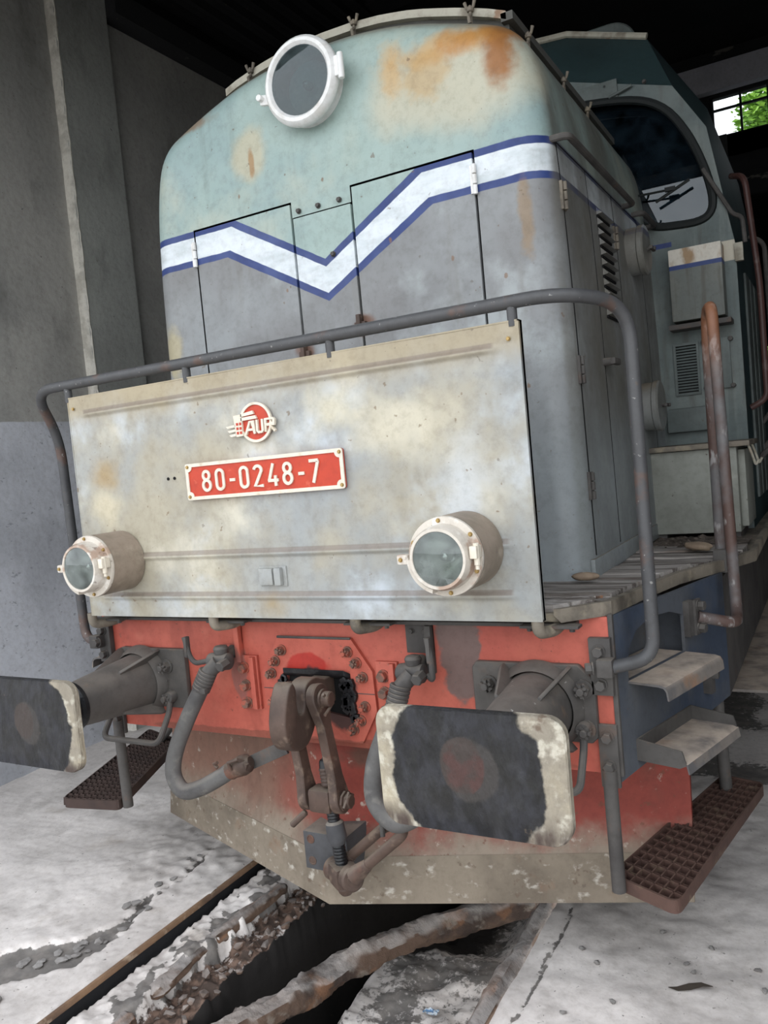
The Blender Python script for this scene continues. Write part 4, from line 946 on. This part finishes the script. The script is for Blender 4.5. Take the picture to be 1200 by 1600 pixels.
# ---- snow plough: vee with a turned-out lower lip
def pw(x, z):
    y = -.059+.365*abs(x); return y
xw = 1.235
b = MB(); secs = []
for x in (-xw, -.9, -.6, -.3, -.02, .02, .3, .6, .9, xw):
    y = -.045+.365*abs(x)
    secs.append([V((x, y+.075, .86)), V((x, y+.065, .70)), V((x, y+.045, .50)), V((x, y+.012, .405)), V((x, y+.030, .40)), V((x, y+.065, .50)), V((x, y+.09, .70)), V((x, y+.095, .86))])
pl_ = link('snow_plough', b.quadring(secs), 'plow', loco, 'red vee snow plough with a bare grey lip')
b = MB(); secs = []
for x in (-xw, -.9, -.6, -.3, -.0, .3, .6, .9, xw):
    y = -.059+.365*abs(x)
    secs.append([V((x, y+.026, .412)), V((x, y, .242)), V((x, y+.010, .242)), V((x, y+.036, .405))])
link('plough_lip', b.quadring(secs), 'lip', pl_, 'bare grey plough lip')
# ---- chassis, wheels
link('main_frame', MB().bb(-1.0, 1.0, .03, 9.7, .88, 1.318), 'iron', loco)
for y in (1.75, 4.2, 7.4):
    w = MB()
    for s in (-.72, .72): w.lathe((s, y, .50), (1 if s > 0 else -1, 0, 0), [(-.035, .20), (-.035, .53), (-.01, .53), (-.008, .50), (.07, .485), (.07, .40), (.03, .38), (.03, .16), (.09, .15), (.09, 0)], 40, True)
    w.cyl((-.7, y, .5), (.7, y, .5), .085, n=16); link('wheelset', w, 'iron', loco)
# ---- driver's cab
FA = [(0, 3.905), (.56, 3.83), (1.114, 3.645), (1.262, 3.40), (1.36, 2.80), (1.362, 1.365)]
FB = [(0, 4.22), (.54, 4.17), (.97, 4.02), (1.247, 3.572), (1.36, 2.80), (1.362, 1.365)]
win = spline([(.22, 3.60, 0), (.30, 3.69, 0), (.60, 3.685, 0), (.90, 3.635, 0), (1.06, 3.55, 0), (1.165, 3.40, 0), (1.235, 3.22, 0), (1.268, 3.07, 0), (1.258, 2.985, 0), (1.20, 2.948, 0), (1.08, 2.950, 0), (.98, 2.968, 0), (.91, 3.03, 0), (.82, 3.22, 0), (.72, 3.36, 0), (.50, 3.45, 0), (.28, 3.50, 0), (.22, 3.60, 0)], 4)[:-1]
YC = 2.05
oA = [(-x, z) for x, z in FA[::-1]]+FA[1:]
fr2 = MB().holed([(x, YC, z) for x, z in oA], [[(p.x, YC, p.y) for p in win], [(-p.x, YC, p.y) for p in win]], (0, .03, 0))
cab = link('drivers_cab', fr2, 'cabfront', loco, 'teal cab with big front windscreen')
oB = [(-x, z) for x, z in FB[::-1]]+FB[1:]
link('cab_roof', MB().quadring([[V((x, YC, z)) for x, z in oA], [V((x, YC+.25, z)) for x, z in oB], [V((x, 3.85, z)) for x, z in oB]], False), 'cabroof', cab, 'dark teal cab roof')
link('cab_rear', MB().prism([(x, 3.86, z) for x, z in oB], (0, .02, 0)), 'cabroof', cab)
link('roof_gutter', MB().tube([(x, YC+.24, z+.012) for x, z in oB[3:10] if z > 3.9], .018, 8), 'roofgrey', cab, 'pale roof gutter')
g = MB(); ro = [(x, z) for x, z in rrect(1.0, .34, .15)]
link('roof_ventilator', MB().prism([(.36+x, 2.62, 4.155+z) for x, z in ro], (0, .6, 0), .01), 'cab', cab)
for sg in (1, -1):
    W = [V((sg*p.x, YC, p.y)) for p in win]
    ws = link('windscreen', MB().prism([q+V((0, .012+.095*(q.z-2.95), 0)) for q in W], (0, .006, 0)), 'glass', cab, 'dark reflecting windscreen')
    link('window_seal', MB().tube(W+[W[0]], .021, 8, False), 'seal', cab)
    if sg > 0:
        link('wiper', MB().tube([(.905, YC-.02, 3.135), (1.085, YC-.035, 3.125)], .006, 8).tube([(1.0, YC-.03, 3.08), (1.17, YC-.03, 3.155)], .008, 8).box((1.075, YC-.035, 3.128), (.05, .02, .02)), 'seal', cab)
link('cab_dark_interior', MB().bb(-1.2, 1.2, 3.78, 3.80, 1.5, 3.9), 'black', cab)
for x, z in ((.78, 3.735), (.98, 3.705)): bolt('small', (x, YC, z), cab)
link('lamp_bracket', MB().bb(.60, .845, YC-.012, YC, 3.66, 3.76, .003).tube([(.80, YC-.02, 3.67), (.92, YC-.02, 3.70)], .008, 8), 'cab', cab)
p = link('striped_cover', MB().bb(1.055, 1.305, 1.93, 2.05, 2.445, 2.805, .006), 'coverstripe', cab, 'box cover with a white band and blue line')
link('cover_shelf', MB().bb(1.035, 1.33, 1.925, 2.05, 2.405, 2.43, .003), 'iron', p)
p = link('vent_panel', MB().holed([(1.03, YC, 2.075), (1.155, YC, 2.075), (1.155, YC, 2.345), (1.03, YC, 2.345)], [[(1.042, YC, 2.088), (1.143, YC, 2.088), (1.143, YC, 2.332), (1.042, YC, 2.332)]], (0, -.012, 0)), 'cab', cab)
for k in range(16):
    z = 2.095+k*.0148; link('vent_slat', MB().prism([(1.042, YC-.010, z), (1.042, YC-.001, z+.012), (1.042, YC-.001, z+.008)], (.101, 0, 0)), 'cab', p)
link('vent_backing', MB().bb(1.04, 1.145, YC-.003, YC+.0, 2.08, 2.34), 'black', p)
p = link('cover_plate', MB().bb(1.185, 1.305, YC-.018, YC, 2.09, 2.345, .003), 'cab', cab)
for x in (1.18, 1.31):
    for z in (2.10, 2.335): link('clamp_bolt', MB().cyl((x, YC-.03, z), (x, YC, z), .012, n=8, bev=.002), 'iron', p)
link('raised_panel', MB().bb(.98, 1.22, YC-.045, YC, 1.885, 2.01, .012), 'cab', cab)
# cab corner tubes
b = MB().tube(bend([(1.235, 2.02, 3.19), (1.36, 2.03, 2.94), (1.40, 2.05, 2.925), (1.405, 2.06, 2.80)], .04), .011, 8); link('drain_pipe', b, 'iron', cab)
b = MB().tube(bend([(1.34, 2.30, 3.20), (1.41, 2.20, 3.16), (1.45, 2.20, 2.6), (1.45, 2.20, 2.02), (1.37, 2.20, 1.98)], .09), .016, 10); link('door_handrail', b, 'darkrust', cab, 'rust red door handrail')
b = MB().tube(bend([(1.36, 2.9, 3.0), (1.44, 2.9, 2.95), (1.45, 2.9, 2.0), (1.37, 2.9, 1.9)], .07), .014, 10); link('door_handrail', b, 'iron', cab)
link('hinge_plate', MB().bb(1.355, 1.395, 2.03, 2.06, 2.71, 2.80, .003), 'roofgrey', cab)
for y in (2.35, 2.6, 2.85): link('door_panel', MB().bb(1.362, 1.375, y, y+.2, 1.5, 2.7, .004), 'cab', cab)
# box on the deck in front of the cab
bx = link('deck_box', MB().bb(.905, 1.345, 1.60, 2.03, 1.400, 1.795, .004).bb(1.345, 1.375, 1.66, 2.03, 1.42, 1.78, .004), 'boxpaint', loco, 'pale grey box on the deck')
link('box_lid', MB().bb(.890, 1.405, 1.575, 2.045, 1.797, 1.822, .004), 'edge', bx, 'weathered box lid')
for x in (.97, 1.30): link('box_foot', MB().bb(x-.04, x+.04, 1.62, 1.98, 1.363, 1.402), 'iron', bx)
for y, z in ((1.62, 1.765), (1.80, 1.765)): link('lid_hook', MB().tube(bend([(1.395, y, 1.80), (1.41, y+.01, 1.75), (1.42, y+.03, 1.70), (1.435, y+.02, 1.73)], .02), .006, 8), 'roofgrey', bx)
for k, (y, z) in enumerate(((2.5, 1.7), (2.9, 1.75), (3.4, 1.7))):
    link('side_pipe', MB().tube(bend([(1.37, y, z), (1.43, y, z+.06), (1.44, y+.08, z-.05), (1.44, y+.08, 1.37)], .06), .016, 8), 'iron', loco)
# long rear hood
b = MB(); b.quadring([[V((x, y, z)) for x, z in ((-.93, 1.365), (-.93, 3.2), (-.75, 3.42), (0, 3.5), (.75, 3.42), (.93, 3.2), (.93, 1.365))] for y in (3.86, 9.5)]); link('rear_hood', b, 'cowl', loco)
# ================================================================ the setting
def sm(a, b, v):
    t = max(0, min(1, (v-a)/(b-a))); return t*t*(3-2*t)
def nz(x, y, s, k=0.0): return noise.noise(V((x*s+k, y*s-k, k*1.3)))
def field(xs, ys, fn, wear, mat, name):
    b = bmesh.new(); G = [[b.verts.new((x, y, fn(x, y))) for x in xs] for y in ys]
    for j in range(len(ys)-1):
        for i in range(len(xs)-1): b.faces.new((G[j][i], G[j][i+1], G[j+1][i+1], G[j+1][i]))
    me = bpy.data.meshes.new(name); b.to_mesh(me); b.free()
    ca = me.color_attributes.new('wear', 'FLOAT_COLOR', 'POINT')
    for i, v in enumerate(me.vertices): ca.data[i].color = (*wear(v.co.x, v.co.y), 1)
    for p in me.polygons: p.use_smooth = True
    me.materials.append(M[mat]); return me
def rng(a, b, st): n = max(1, int(round((b-a)/st))); return [a+(b-a)*i/n for i in range(n+1)]
CR = [(-1.36, -.75), (-1.20, -.53), (-1.05, -.38), (-.99, -.155), (-1.06, .03), (-1.015, .23), (-1.09, .50)]
def dcr(x, y):
    d = 9
    for (a, c), (e, g) in zip(CR, CR[1:]):
        t = max(0, min(1, ((x-a)*(e-a)+(y-c)*(g-c))/((e-a)**2+(g-c)**2))); d = min(d, math.hypot(x-a-t*(e-a), y-c-t*(g-c)))
    return d
def crack(x, y):
    w = .012+.12*sm(.05, -.6, y)
    return sm(1.1, .75, (dcr(x, y)+.035*nz(x, y, 16, 2)+.02*nz(x, y, 45))/w) if y < .7 else 0
def hl(x, y):
    return .030+.010*nz(x, y, 2.2)+.006*nz(x, y, 8, 3)+.0035*nz(x, y, 22, 5)*(.4+2*sm(.3, .0, math.hypot((x+1.0)*.9, y-.55)-.3))+.003*nz(x, y, 50, 1)-.022*crack(x, y)+.02*max(0, nz(x, y, 5, 9)-.25)-.02*sm(-.84, -.79, x)*(.4+nz(x, y, 9))
def wl(x, y): return (crack(x, y), 0, 0)
fl = field(rng(-3.1, -1.8, .05)+rng(-1.785, -.785, .0125)[0:], rng(-3.6, -1.3, .2)[:-1]+rng(-1.3, 1.2, .0135)+rng(1.25, 9, .25), hl, wl, 'ground', 'floor')
def hr_(x, y):
    return .0+.012*nz(x, y, 2.0, 4)+.008*nz(x, y, 7, 8)+.004*nz(x, y, 20, 5)+.002*nz(x, y, 48, 3)+.012*max(0, nz(x, y, 6, 1)-.2)-.012*sm(.020, .0, abs(x-.725+.03*nz(x, y, 4)+.012*nz(x, y, 22)))
def wr(x, y): return (.75*sm(.016, .004, abs(x-.725+.03*nz(x, y, 4)+.012*nz(x, y, 22)))+.5*sm(.2, .5, nz(x, y, 3, 6))*sm(1.6, 2.4, y)+.75*sm(1.3, 2.3, y)*sm(-.2, .3, nz(x, y, 2.5)), 0, 0)
fr_me = field(rng(.650, 2.2, .016)+rng(2.25, 3.7, .1), rng(-3.6, -1.0, .15)[:-1]+rng(-1.0, 2.2, .018)+rng(2.25, 9, .25), hr_, wr, 'ground', 'floor')
f1 = link('floor', fl, kind='structure'); f2 = link('floor', fr_me, kind='structure')
def hp2(x, y):
    n1 = nz(x, y, 9, 4); n2 = nz(x, y, 28, 6); e1 = -.595+.045*nz(x, y, 6, 2)+.018*n2; e2 = -.43+.02*nz(x, y, 5, 7)
    z = -.012+.016*n1+.010*n2+.010*nz(x, y, 60, 8)
    z = z+(-.048-z)*sm(-.750, -.765, x+.008*n2)
    low = -.10+.030*n1+.022*n2-.03*nz(x, y, 60, 2)*.4
    z = z+(low-z)*sm(e1-.02, e1+.012, x)
    fl_ = -.92+.60*sm(-.34, -.10, x+.05*nz(x, y, 3))-.25*sm(.5, 1.1, y)*sm(.55, .1, x)+.03*n1+.012*n2+.008*nz(x, y, 45)
    z = z+(fl_-z)*sm(e2-.012, e2+.03, x)
    return z
def wp(x, y):  # blue paints the pit's deep-side shade dark, with oil dirt under the engine
    n2 = nz(x, y, 28, 6); e1 = -.595+.045*nz(x, y, 6, 2)+.018*n2; e2 = -.43+.02*nz(x, y, 5, 7)
    g = sm(-.752, -.765, x)*.55
    br = sm(e1-.01, e1+.02, x)*sm(e2+.02, e2-.02, x)
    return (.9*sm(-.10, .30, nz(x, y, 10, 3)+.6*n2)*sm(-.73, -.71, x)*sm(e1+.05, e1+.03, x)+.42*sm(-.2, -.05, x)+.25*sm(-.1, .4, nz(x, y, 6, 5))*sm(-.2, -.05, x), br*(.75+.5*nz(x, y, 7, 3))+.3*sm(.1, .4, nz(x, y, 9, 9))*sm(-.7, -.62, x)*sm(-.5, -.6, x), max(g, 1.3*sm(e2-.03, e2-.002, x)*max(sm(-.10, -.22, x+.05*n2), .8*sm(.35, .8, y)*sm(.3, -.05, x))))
pit = link('inspection_pit', field(rng(-.785, -.36, .0095)+rng(-.35, .65, .02), rng(-3.6, -1.0, .2)[:-1]+rng(-1.0, 1.4, .0125)+rng(1.45, 9, .3), hp2, wp, 'ground', 'inspection_pit'), kind='structure')
link('trim_1', MB().bb(-.795, -.780, -3.6, 9, .012, .036, .004), 'edgerust', kind='structure')
link('trim_7', MB().bb(-.80, -.786, -3.6, 9, -.30, .014), 'soot', kind='structure')
Q = [(-40, -40, 40, -3.6), (-40, 17.2, 40, 60), (-40, -3.6, -3.3, 17.2), (3.7, -3.6, 40, 17.2)]
b = MB()
for x0, y0, x1, y1 in Q: b.b.faces.new([b.b.verts.new(p) for p in ((x0, y0, -.05), (x1, y0, -.05), (x1, y1, -.05), (x0, y1, -.05))])
link('yard_ground', b, 'yard', kind='structure')
# walls
WL = MB().bb(-3.3, -3.075, -1.2, 17.2, -.3, 5.66)
link('wall_left', WL, 'wall', kind='structure')
link('trim_2', MB().bb(-3.09, -3.0, 1.832, 2.345, 0, 5.66), 'pillar', kind='structure')
b = MB(); rp = random.Random(4); secs = []
for i in range(120):
    z = .03+5.6*i/119; a = .010*rp.random(); c = .014*noise.noise(V((z*6, 0, 0)))
    secs.append([V((-3.085, 1.834, z)), V((-3.085, 1.822-a*.4, z)), V((-3.012+c*.5, 1.820-a*.5, z)), V((-2.994+c*.3, 1.836+a, z)), V((-2.998, 1.852+c, z))])
link('trim_3', b.quadring(secs), 'palestrip', kind='structure')  # ragged strip on the pillar front, paler than the pillar itself
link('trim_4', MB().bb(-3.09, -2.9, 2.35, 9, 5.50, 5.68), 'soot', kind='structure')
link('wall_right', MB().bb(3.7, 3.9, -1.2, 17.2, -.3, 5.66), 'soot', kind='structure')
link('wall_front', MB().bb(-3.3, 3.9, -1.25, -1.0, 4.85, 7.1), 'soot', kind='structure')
ce = [(-3.35, 5.62), (-1.9, 6.62), (2.4, 6.62), (3.95, 5.62), (3.95, 5.85), (2.4, 6.85), (-1.9, 6.85), (-3.35, 5.85)]
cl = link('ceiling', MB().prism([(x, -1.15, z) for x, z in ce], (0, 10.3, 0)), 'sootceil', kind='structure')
for k in range(9):
    x = -2.95+.115*k; z = 5.62+(x+3.35)*1.0/1.45
    link('ceiling_rib', MB().bb(x-.02, x+.02, -1.0, 9.1, z-.07, z+.02), 'sootceil', cl)
link('ceiling_beam', MB().bb(-3.0, 3.6, 5.0, 5.25, 6.42, 6.64), 'sootceil', cl)
# clerestory wall across the shed with its window, and the lower rear bay
wmid = MB().bb(-3.3, .565, 9.0, 9.2, 4.76, 6.64).bb(3.0, 3.9, 9.0, 9.2, 4.76, 6.64).bb(.56, 3.01, 9.0, 9.2, 4.76, 5.575).bb(.56, 3.01, 9.0, 9.2, 6.085, 6.64)
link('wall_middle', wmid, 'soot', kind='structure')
link('trim_5', MB().bb(-3.0, 3.6, 8.86, 9.0, 6.10, 6.43, .01), 'beamgrey', kind='structure')
link('trim_6', MB().bb(-3.0, 3.6, 8.93, 9.0, 4.76, 5.06, .03), 'soot', kind='structure')
w1 = link('window_1', MB().bb(.565, 3.0, 9.05, 9.10, 5.56, 5.595).bb(.565, 3.0, 9.05, 9.10, 6.065, 6.10).bb(.560, .60, 9.05, 9.10, 5.56, 6.10), 'winframe', kind='structure')
for k in range(7):
    x = .915+.315*k
    link('glazing_bar', MB().bb(x-.014, x+.014, 9.05, 9.09, 5.58, 6.08), 'winframe', w1)
link('glazing_bar', MB().bb(.58, 3.0, 9.05, 9.09, 5.905, 5.93), 'winframe', w1)
for k in range(8):
    x0 = .60 if k == 0 else .929+.315*(k-1)
    x1 = .901+.315*k if k < 7 else 2.99
    for z0, z1 in ((5.594, 5.905), (5.93, 6.067)):
        if x1 > x0: link('pane', MB().bb(x0, x1, 9.066, 9.07, z0, z1), 'pane', w1)
link('ceiling', MB().bb(-3.3, 3.9, 9.0, 17.2, 5.3, 5.56), 'sootceil', kind='structure')
wb = MB().bb(-3.3, .24, 17, 17.2, -.3, 5.4).bb(1.2, 3.9, 17, 17.2, -.3, 5.4).bb(.23, 1.21, 17, 17.2, -.3, 2.72).bb(.23, 1.21, 17, 17.2, 3.62, 5.4)
link('wall_back', wb, 'soot', kind='structure')
w2 = link('window_2', MB().bb(.23, 1.21, 17.05, 17.1, 2.70, 2.75).bb(.23, 1.21, 17.05, 17.1, 3.59, 3.63), 'winframe', kind='structure')
for z in (2.95, 3.22): link('glazing_bar', MB().bb(.23, 1.21, 17.04, 17.1, z, z+.10), 'winframe', w2)
for x in (.42, .72): link('glazing_bar', MB().bb(x-.03, x+.03, 17.04, 17.1, 2.72, 3.6), 'winframe', w2)
link('floor', MB().bb(-3.3, 3.9, 9.0, 17.2, -.2, .0), 'ground', kind='structure')
# ---- trees behind the shed
def tree(name, loc, H, R, zc, label):
    t = bpy.data.objects.new(name, None); COL.objects.link(t); t.location = loc; tag(t, label, 'tree')
    link('trunk', MB().tube([(0, 0, 0), (.05, .05, H*.4), (-.03, .1, H*.75)], [.16, .12, .06], 10), 'bark', t)
    b = MB(); rp = random.Random(len(label))
    for k in range(2600):
        d = V((rp.gauss(0, 1), rp.gauss(0, 1), rp.gauss(0, 1))).normalized()*R*(rp.random()**.4)*(1+.35*noise.noise(V((rp.random()*4, k*.01, 0))))
        c = V((0, 0, zc))+V((d.x, d.y, d.z*1.1)); s = .07+.06*rp.random(); m_ = Matrix.Rotation(rp.random()*6, 3, 'Z') @ Matrix.Rotation(rp.random()*3, 3, 'X')
        b.b.faces.new([b.b.verts.new(c+m_ @ V(q)) for q in ((-s, 0, 0), (0, -s*.5, 0), (s, 0, .02), (0, s*.5, 0))])
    link('foliage', b, 'leaf', t, kind='stuff')
tree('leafy_tree', (.75, 21.5, -.05), 10.2, .9, 9.75, 'bright green tree seen through the high window behind the cab')
tree('leafy_shrub', (.3, 18.8, -.05), 3.4, .8, 3.0, 'green shrub seen through the low slots behind the cab')

# ---- loose things
def lump(r, seed, st=(1, 1, 1), rough=.35, sub=2, name='lump'):
    t = bmesh.new(); bmesh.ops.create_icosphere(t, subdivisions=sub, radius=1)
    for v in t.verts:
        n = v.co.normalized(); k = 1+rough*noise.noise(n*1.6+V((seed*3.1, seed, 0)))+rough*.5*noise.noise(n*4+V((0, seed*2, seed)))
        v.co = V((n.x*st[0], n.y*st[1], n.z*st[2]))*k*r
    b = MB(); b.merge(t); return b.mesh(name, 50 if rough < .3 else 28)
tag(link('river_stone', lump(.036, 3, (1.35, .6, .42), .12, 3), 'stone', loc=(.962, .315, 1.412), rot=(0, 0, .1)), 'smooth tan stone on the deck planks at the hood corner', 'stone')
tag(link('flat_stone', lump(.052, 8, (1.25, .7, .34), .2, 3), 'stone', loc=(1.235, 1.035, 1.413), rot=(0, .05, -.5)), 'flat pale stone on the deck in front of the grey box', 'stone')
def logmesh(path, r, seed, n=18, st=70, name='rotten_beam', flat=1.0):
    P = spline(path, max(2, st//(len(path)-1))); N = len(P); rg = []
    for i, p in enumerate(P):
        T = (P[min(i+1, N-1)]-P[max(i-1, 0)]).normalized(); u = V((0, 0, 1)).cross(T).normalized(); w = T.cross(u)
        e = .35+.65*min(1, min(i, N-1-i)/3)
        rg.append([p+(u*math.cos(2*PI*k/n)+w*math.sin(2*PI*k/n)*flat)*r*e*(1+.40*noise.noise(V((i*.10, math.cos(2*PI*k/n)*1.6, math.sin(2*PI*k/n)*1.6+seed)))+.16*noise.noise(V((i*.45, k*1.1, seed)))+.10*noise.noise(V((i*1.1, k*2.3, seed*2)))) for k in range(n)])
    return MB().quadring(rg).mesh(name, 40)
tag(link('rotten_beam', logmesh([(-.40, -.58, -.17), (-.275, -.31, -.15), (-.16, -.05, -.145), (-.06, .23, -.145), (.16, .56, -.15), (.47, .88, -.16)], .056, 2, 20, 110), 'log'), 'rusty rotten beam lying slantwise across the pit', 'beam')
tag(link('wooden_rail', logmesh([(.612, -.75, -.05), (.615, -.2, -.045), (.612, .25, -.05), (.606, .62, -.055), (.60, 1.1, -.06)], .045, 5, 14, 60, 'wooden_rail', 1.5), 'timber'), 'grey brown timber edge at the right side of the pit', 'timber')
tag(link('rotten_timber', logmesh([(-.585, .42, -.035), (-.60, .10, -.03), (-.625, -.15, -.035), (-.60, -.42, -.04)], .034, 9, 14, 60, 'rotten_timber', .8), 'timber'), 'long splintered grey timber along the left lip of the pit', 'timber')
tag(link('rotten_timber', logmesh([(-.60, -.52, -.045), (-.585, -.7, -.05), (-.60, -.9, -.06)], .038, 4, 14, 40, 'rotten_timber', .8), 'timber'), 'short dusty timber stub nearest the bottom left corner of the pit', 'timber')
tag(link('timber_block', lump(.062, 5, (.8, 1, .9), .35, 3), 'log', loc=(-.345, -.245, -.20)), 'rusty round block wedged beside the slanting beam in the pit', 'block')
rp = random.Random(11); seen = []; meshes = [lump(.02, 20+i, (1.2, .9, .7), .55, 1, 'rubble_chunk') for i in range(5)]
for m_ in meshes: m_.materials.append(M['dirt'])
for i in range(64):
    s = rp.uniform(.4, 1.15)
    for _ in range(60):
        y = rp.uniform(-.85, .5); x = rp.uniform(-.555, -.44)
        if all(math.hypot(x-a, y-c) > .027*(s+e) for a, c, e in seen): break
    seen.append((x, y, s))
    o = link('rubble_chunk', meshes[i % 5], loc=(x, y, hp2(x, y)+.006*s)); o.scale = (s, s*rp.uniform(.7, 1.3), s); o.rotation_euler = (rp.random()*.5, rp.random()*.5, rp.random()*6)
    tag(o, 'small brown rubble chunk in the trench along the left of the pit', 'rubble', 'brown rubble chunks beside the pit')
meshes = [lump(.022, 40+i, (1.3, .9, .55), .5, 1, 'mortar_lump') for i in range(4)]
for m_ in meshes: m_.materials.append(M['mortar'])
for i in range(34):
    k = rp.uniform(.8, 5.8); a = int(k); t = k-a; x = CR[a][0]*(1-t)+CR[a+1][0]*t+rp.uniform(-.05, .05); y = CR[a][1]*(1-t)+CR[a+1][1]*t+rp.uniform(-.05, .05); s = rp.uniform(.4, 1.1)
    o = link('mortar_lump', meshes[i % 4], loc=(x, y, hl(x, y)+.004)); o.scale = (s, s, s*.8); o.rotation_euler = (0, 0, rp.random()*6)
    tag(o, 'dark grey broken mortar lump along the crack in the left floor', 'rubble', 'mortar lumps along the floor crack')
tag(link('mortar_chunk', lump(.03, 71, (1.2, .8, .6), .4, 2), 'mortar', loc=(-1.075, -.735, hl(-1.075, -.735)+.008)), 'single dark mortar chunk at the bottom left edge of the floor', 'rubble')
cm = [lump(.011, 60+i, (1.3, .9, .5), .5, 1, 'dark_crumb') for i in range(3)]
for m_ in cm: m_.materials.append(M['mortar'])
for i, (x, y) in enumerate(((1.42, .44), (1.22, .36), (.90, .29), (1.19, .40), (1.26, .52), (1.35, .12), (1.45, .33), (.83, .35), (1.08, .57), (1.0, .1), (.86, .0), (1.5, .7))):
    o = link('dark_crumb', cm[i % 3], loc=(x, y, hr_(x, y)+.004)); o.rotation_euler = (0, 0, i*1.3)
    tag(o, 'tiny dark crumb scattered on the pale right floor', 'crumb', 'dark crumbs on the right floor')
b = MB(); b.quadring([[V((x, w*s, .004+.008*math.sin(x*40))) for s in (-1, 1)] for x, w in ((-.07, .002), (-.04, .012), (0, .018), (.04, .012), (.075, .002))], False, False, False)
t = b.mesh('dry_leaf'); tag(link('dry_leaf', t, 'dryleaf', loc=(1.222, .262, hr_(1.222, .262)+.004), rot=(0, 0, .35)), 'long dark dry leaf on the pale right floor', 'leaf')
b = MB(); N = 5
G = [[b.b.verts.new((.028*(i/N-.5)*2, .018*(j/N-.5)*2, .010+.012*noise.noise(V((i*.7, j*.7, 3))))) for i in range(N+1)] for j in range(N+1)]
for j in range(N):
    for i in range(N): b.b.faces.new((G[j][i], G[j][i+1], G[j+1][i+1], G[j+1][i]))
tag(link('crumpled_wrapper', b.mesh('crumpled_wrapper'), 'litter', loc=(.238, .215, hp2(.238, .215)+.012)), 'crumpled blue and white wrapper on the pit bottom', 'litter')
tag(link('plaster_lump', lump(.05, 33, (.7, .9, 1.1), .35, 3), 'plaster', loc=(-1.10, .62, .07)), 'white plaster lump standing behind the left footstep rod', 'rubble')
tag(link('plaster_slab', lump(.085, 36, (1.3, .5, .3), .3, 3), 'plaster', loc=(-1.55, 1.07, .05), rot=(0, 0, .5)), 'flat white plaster slab under the far end of the left footstep', 'rubble')
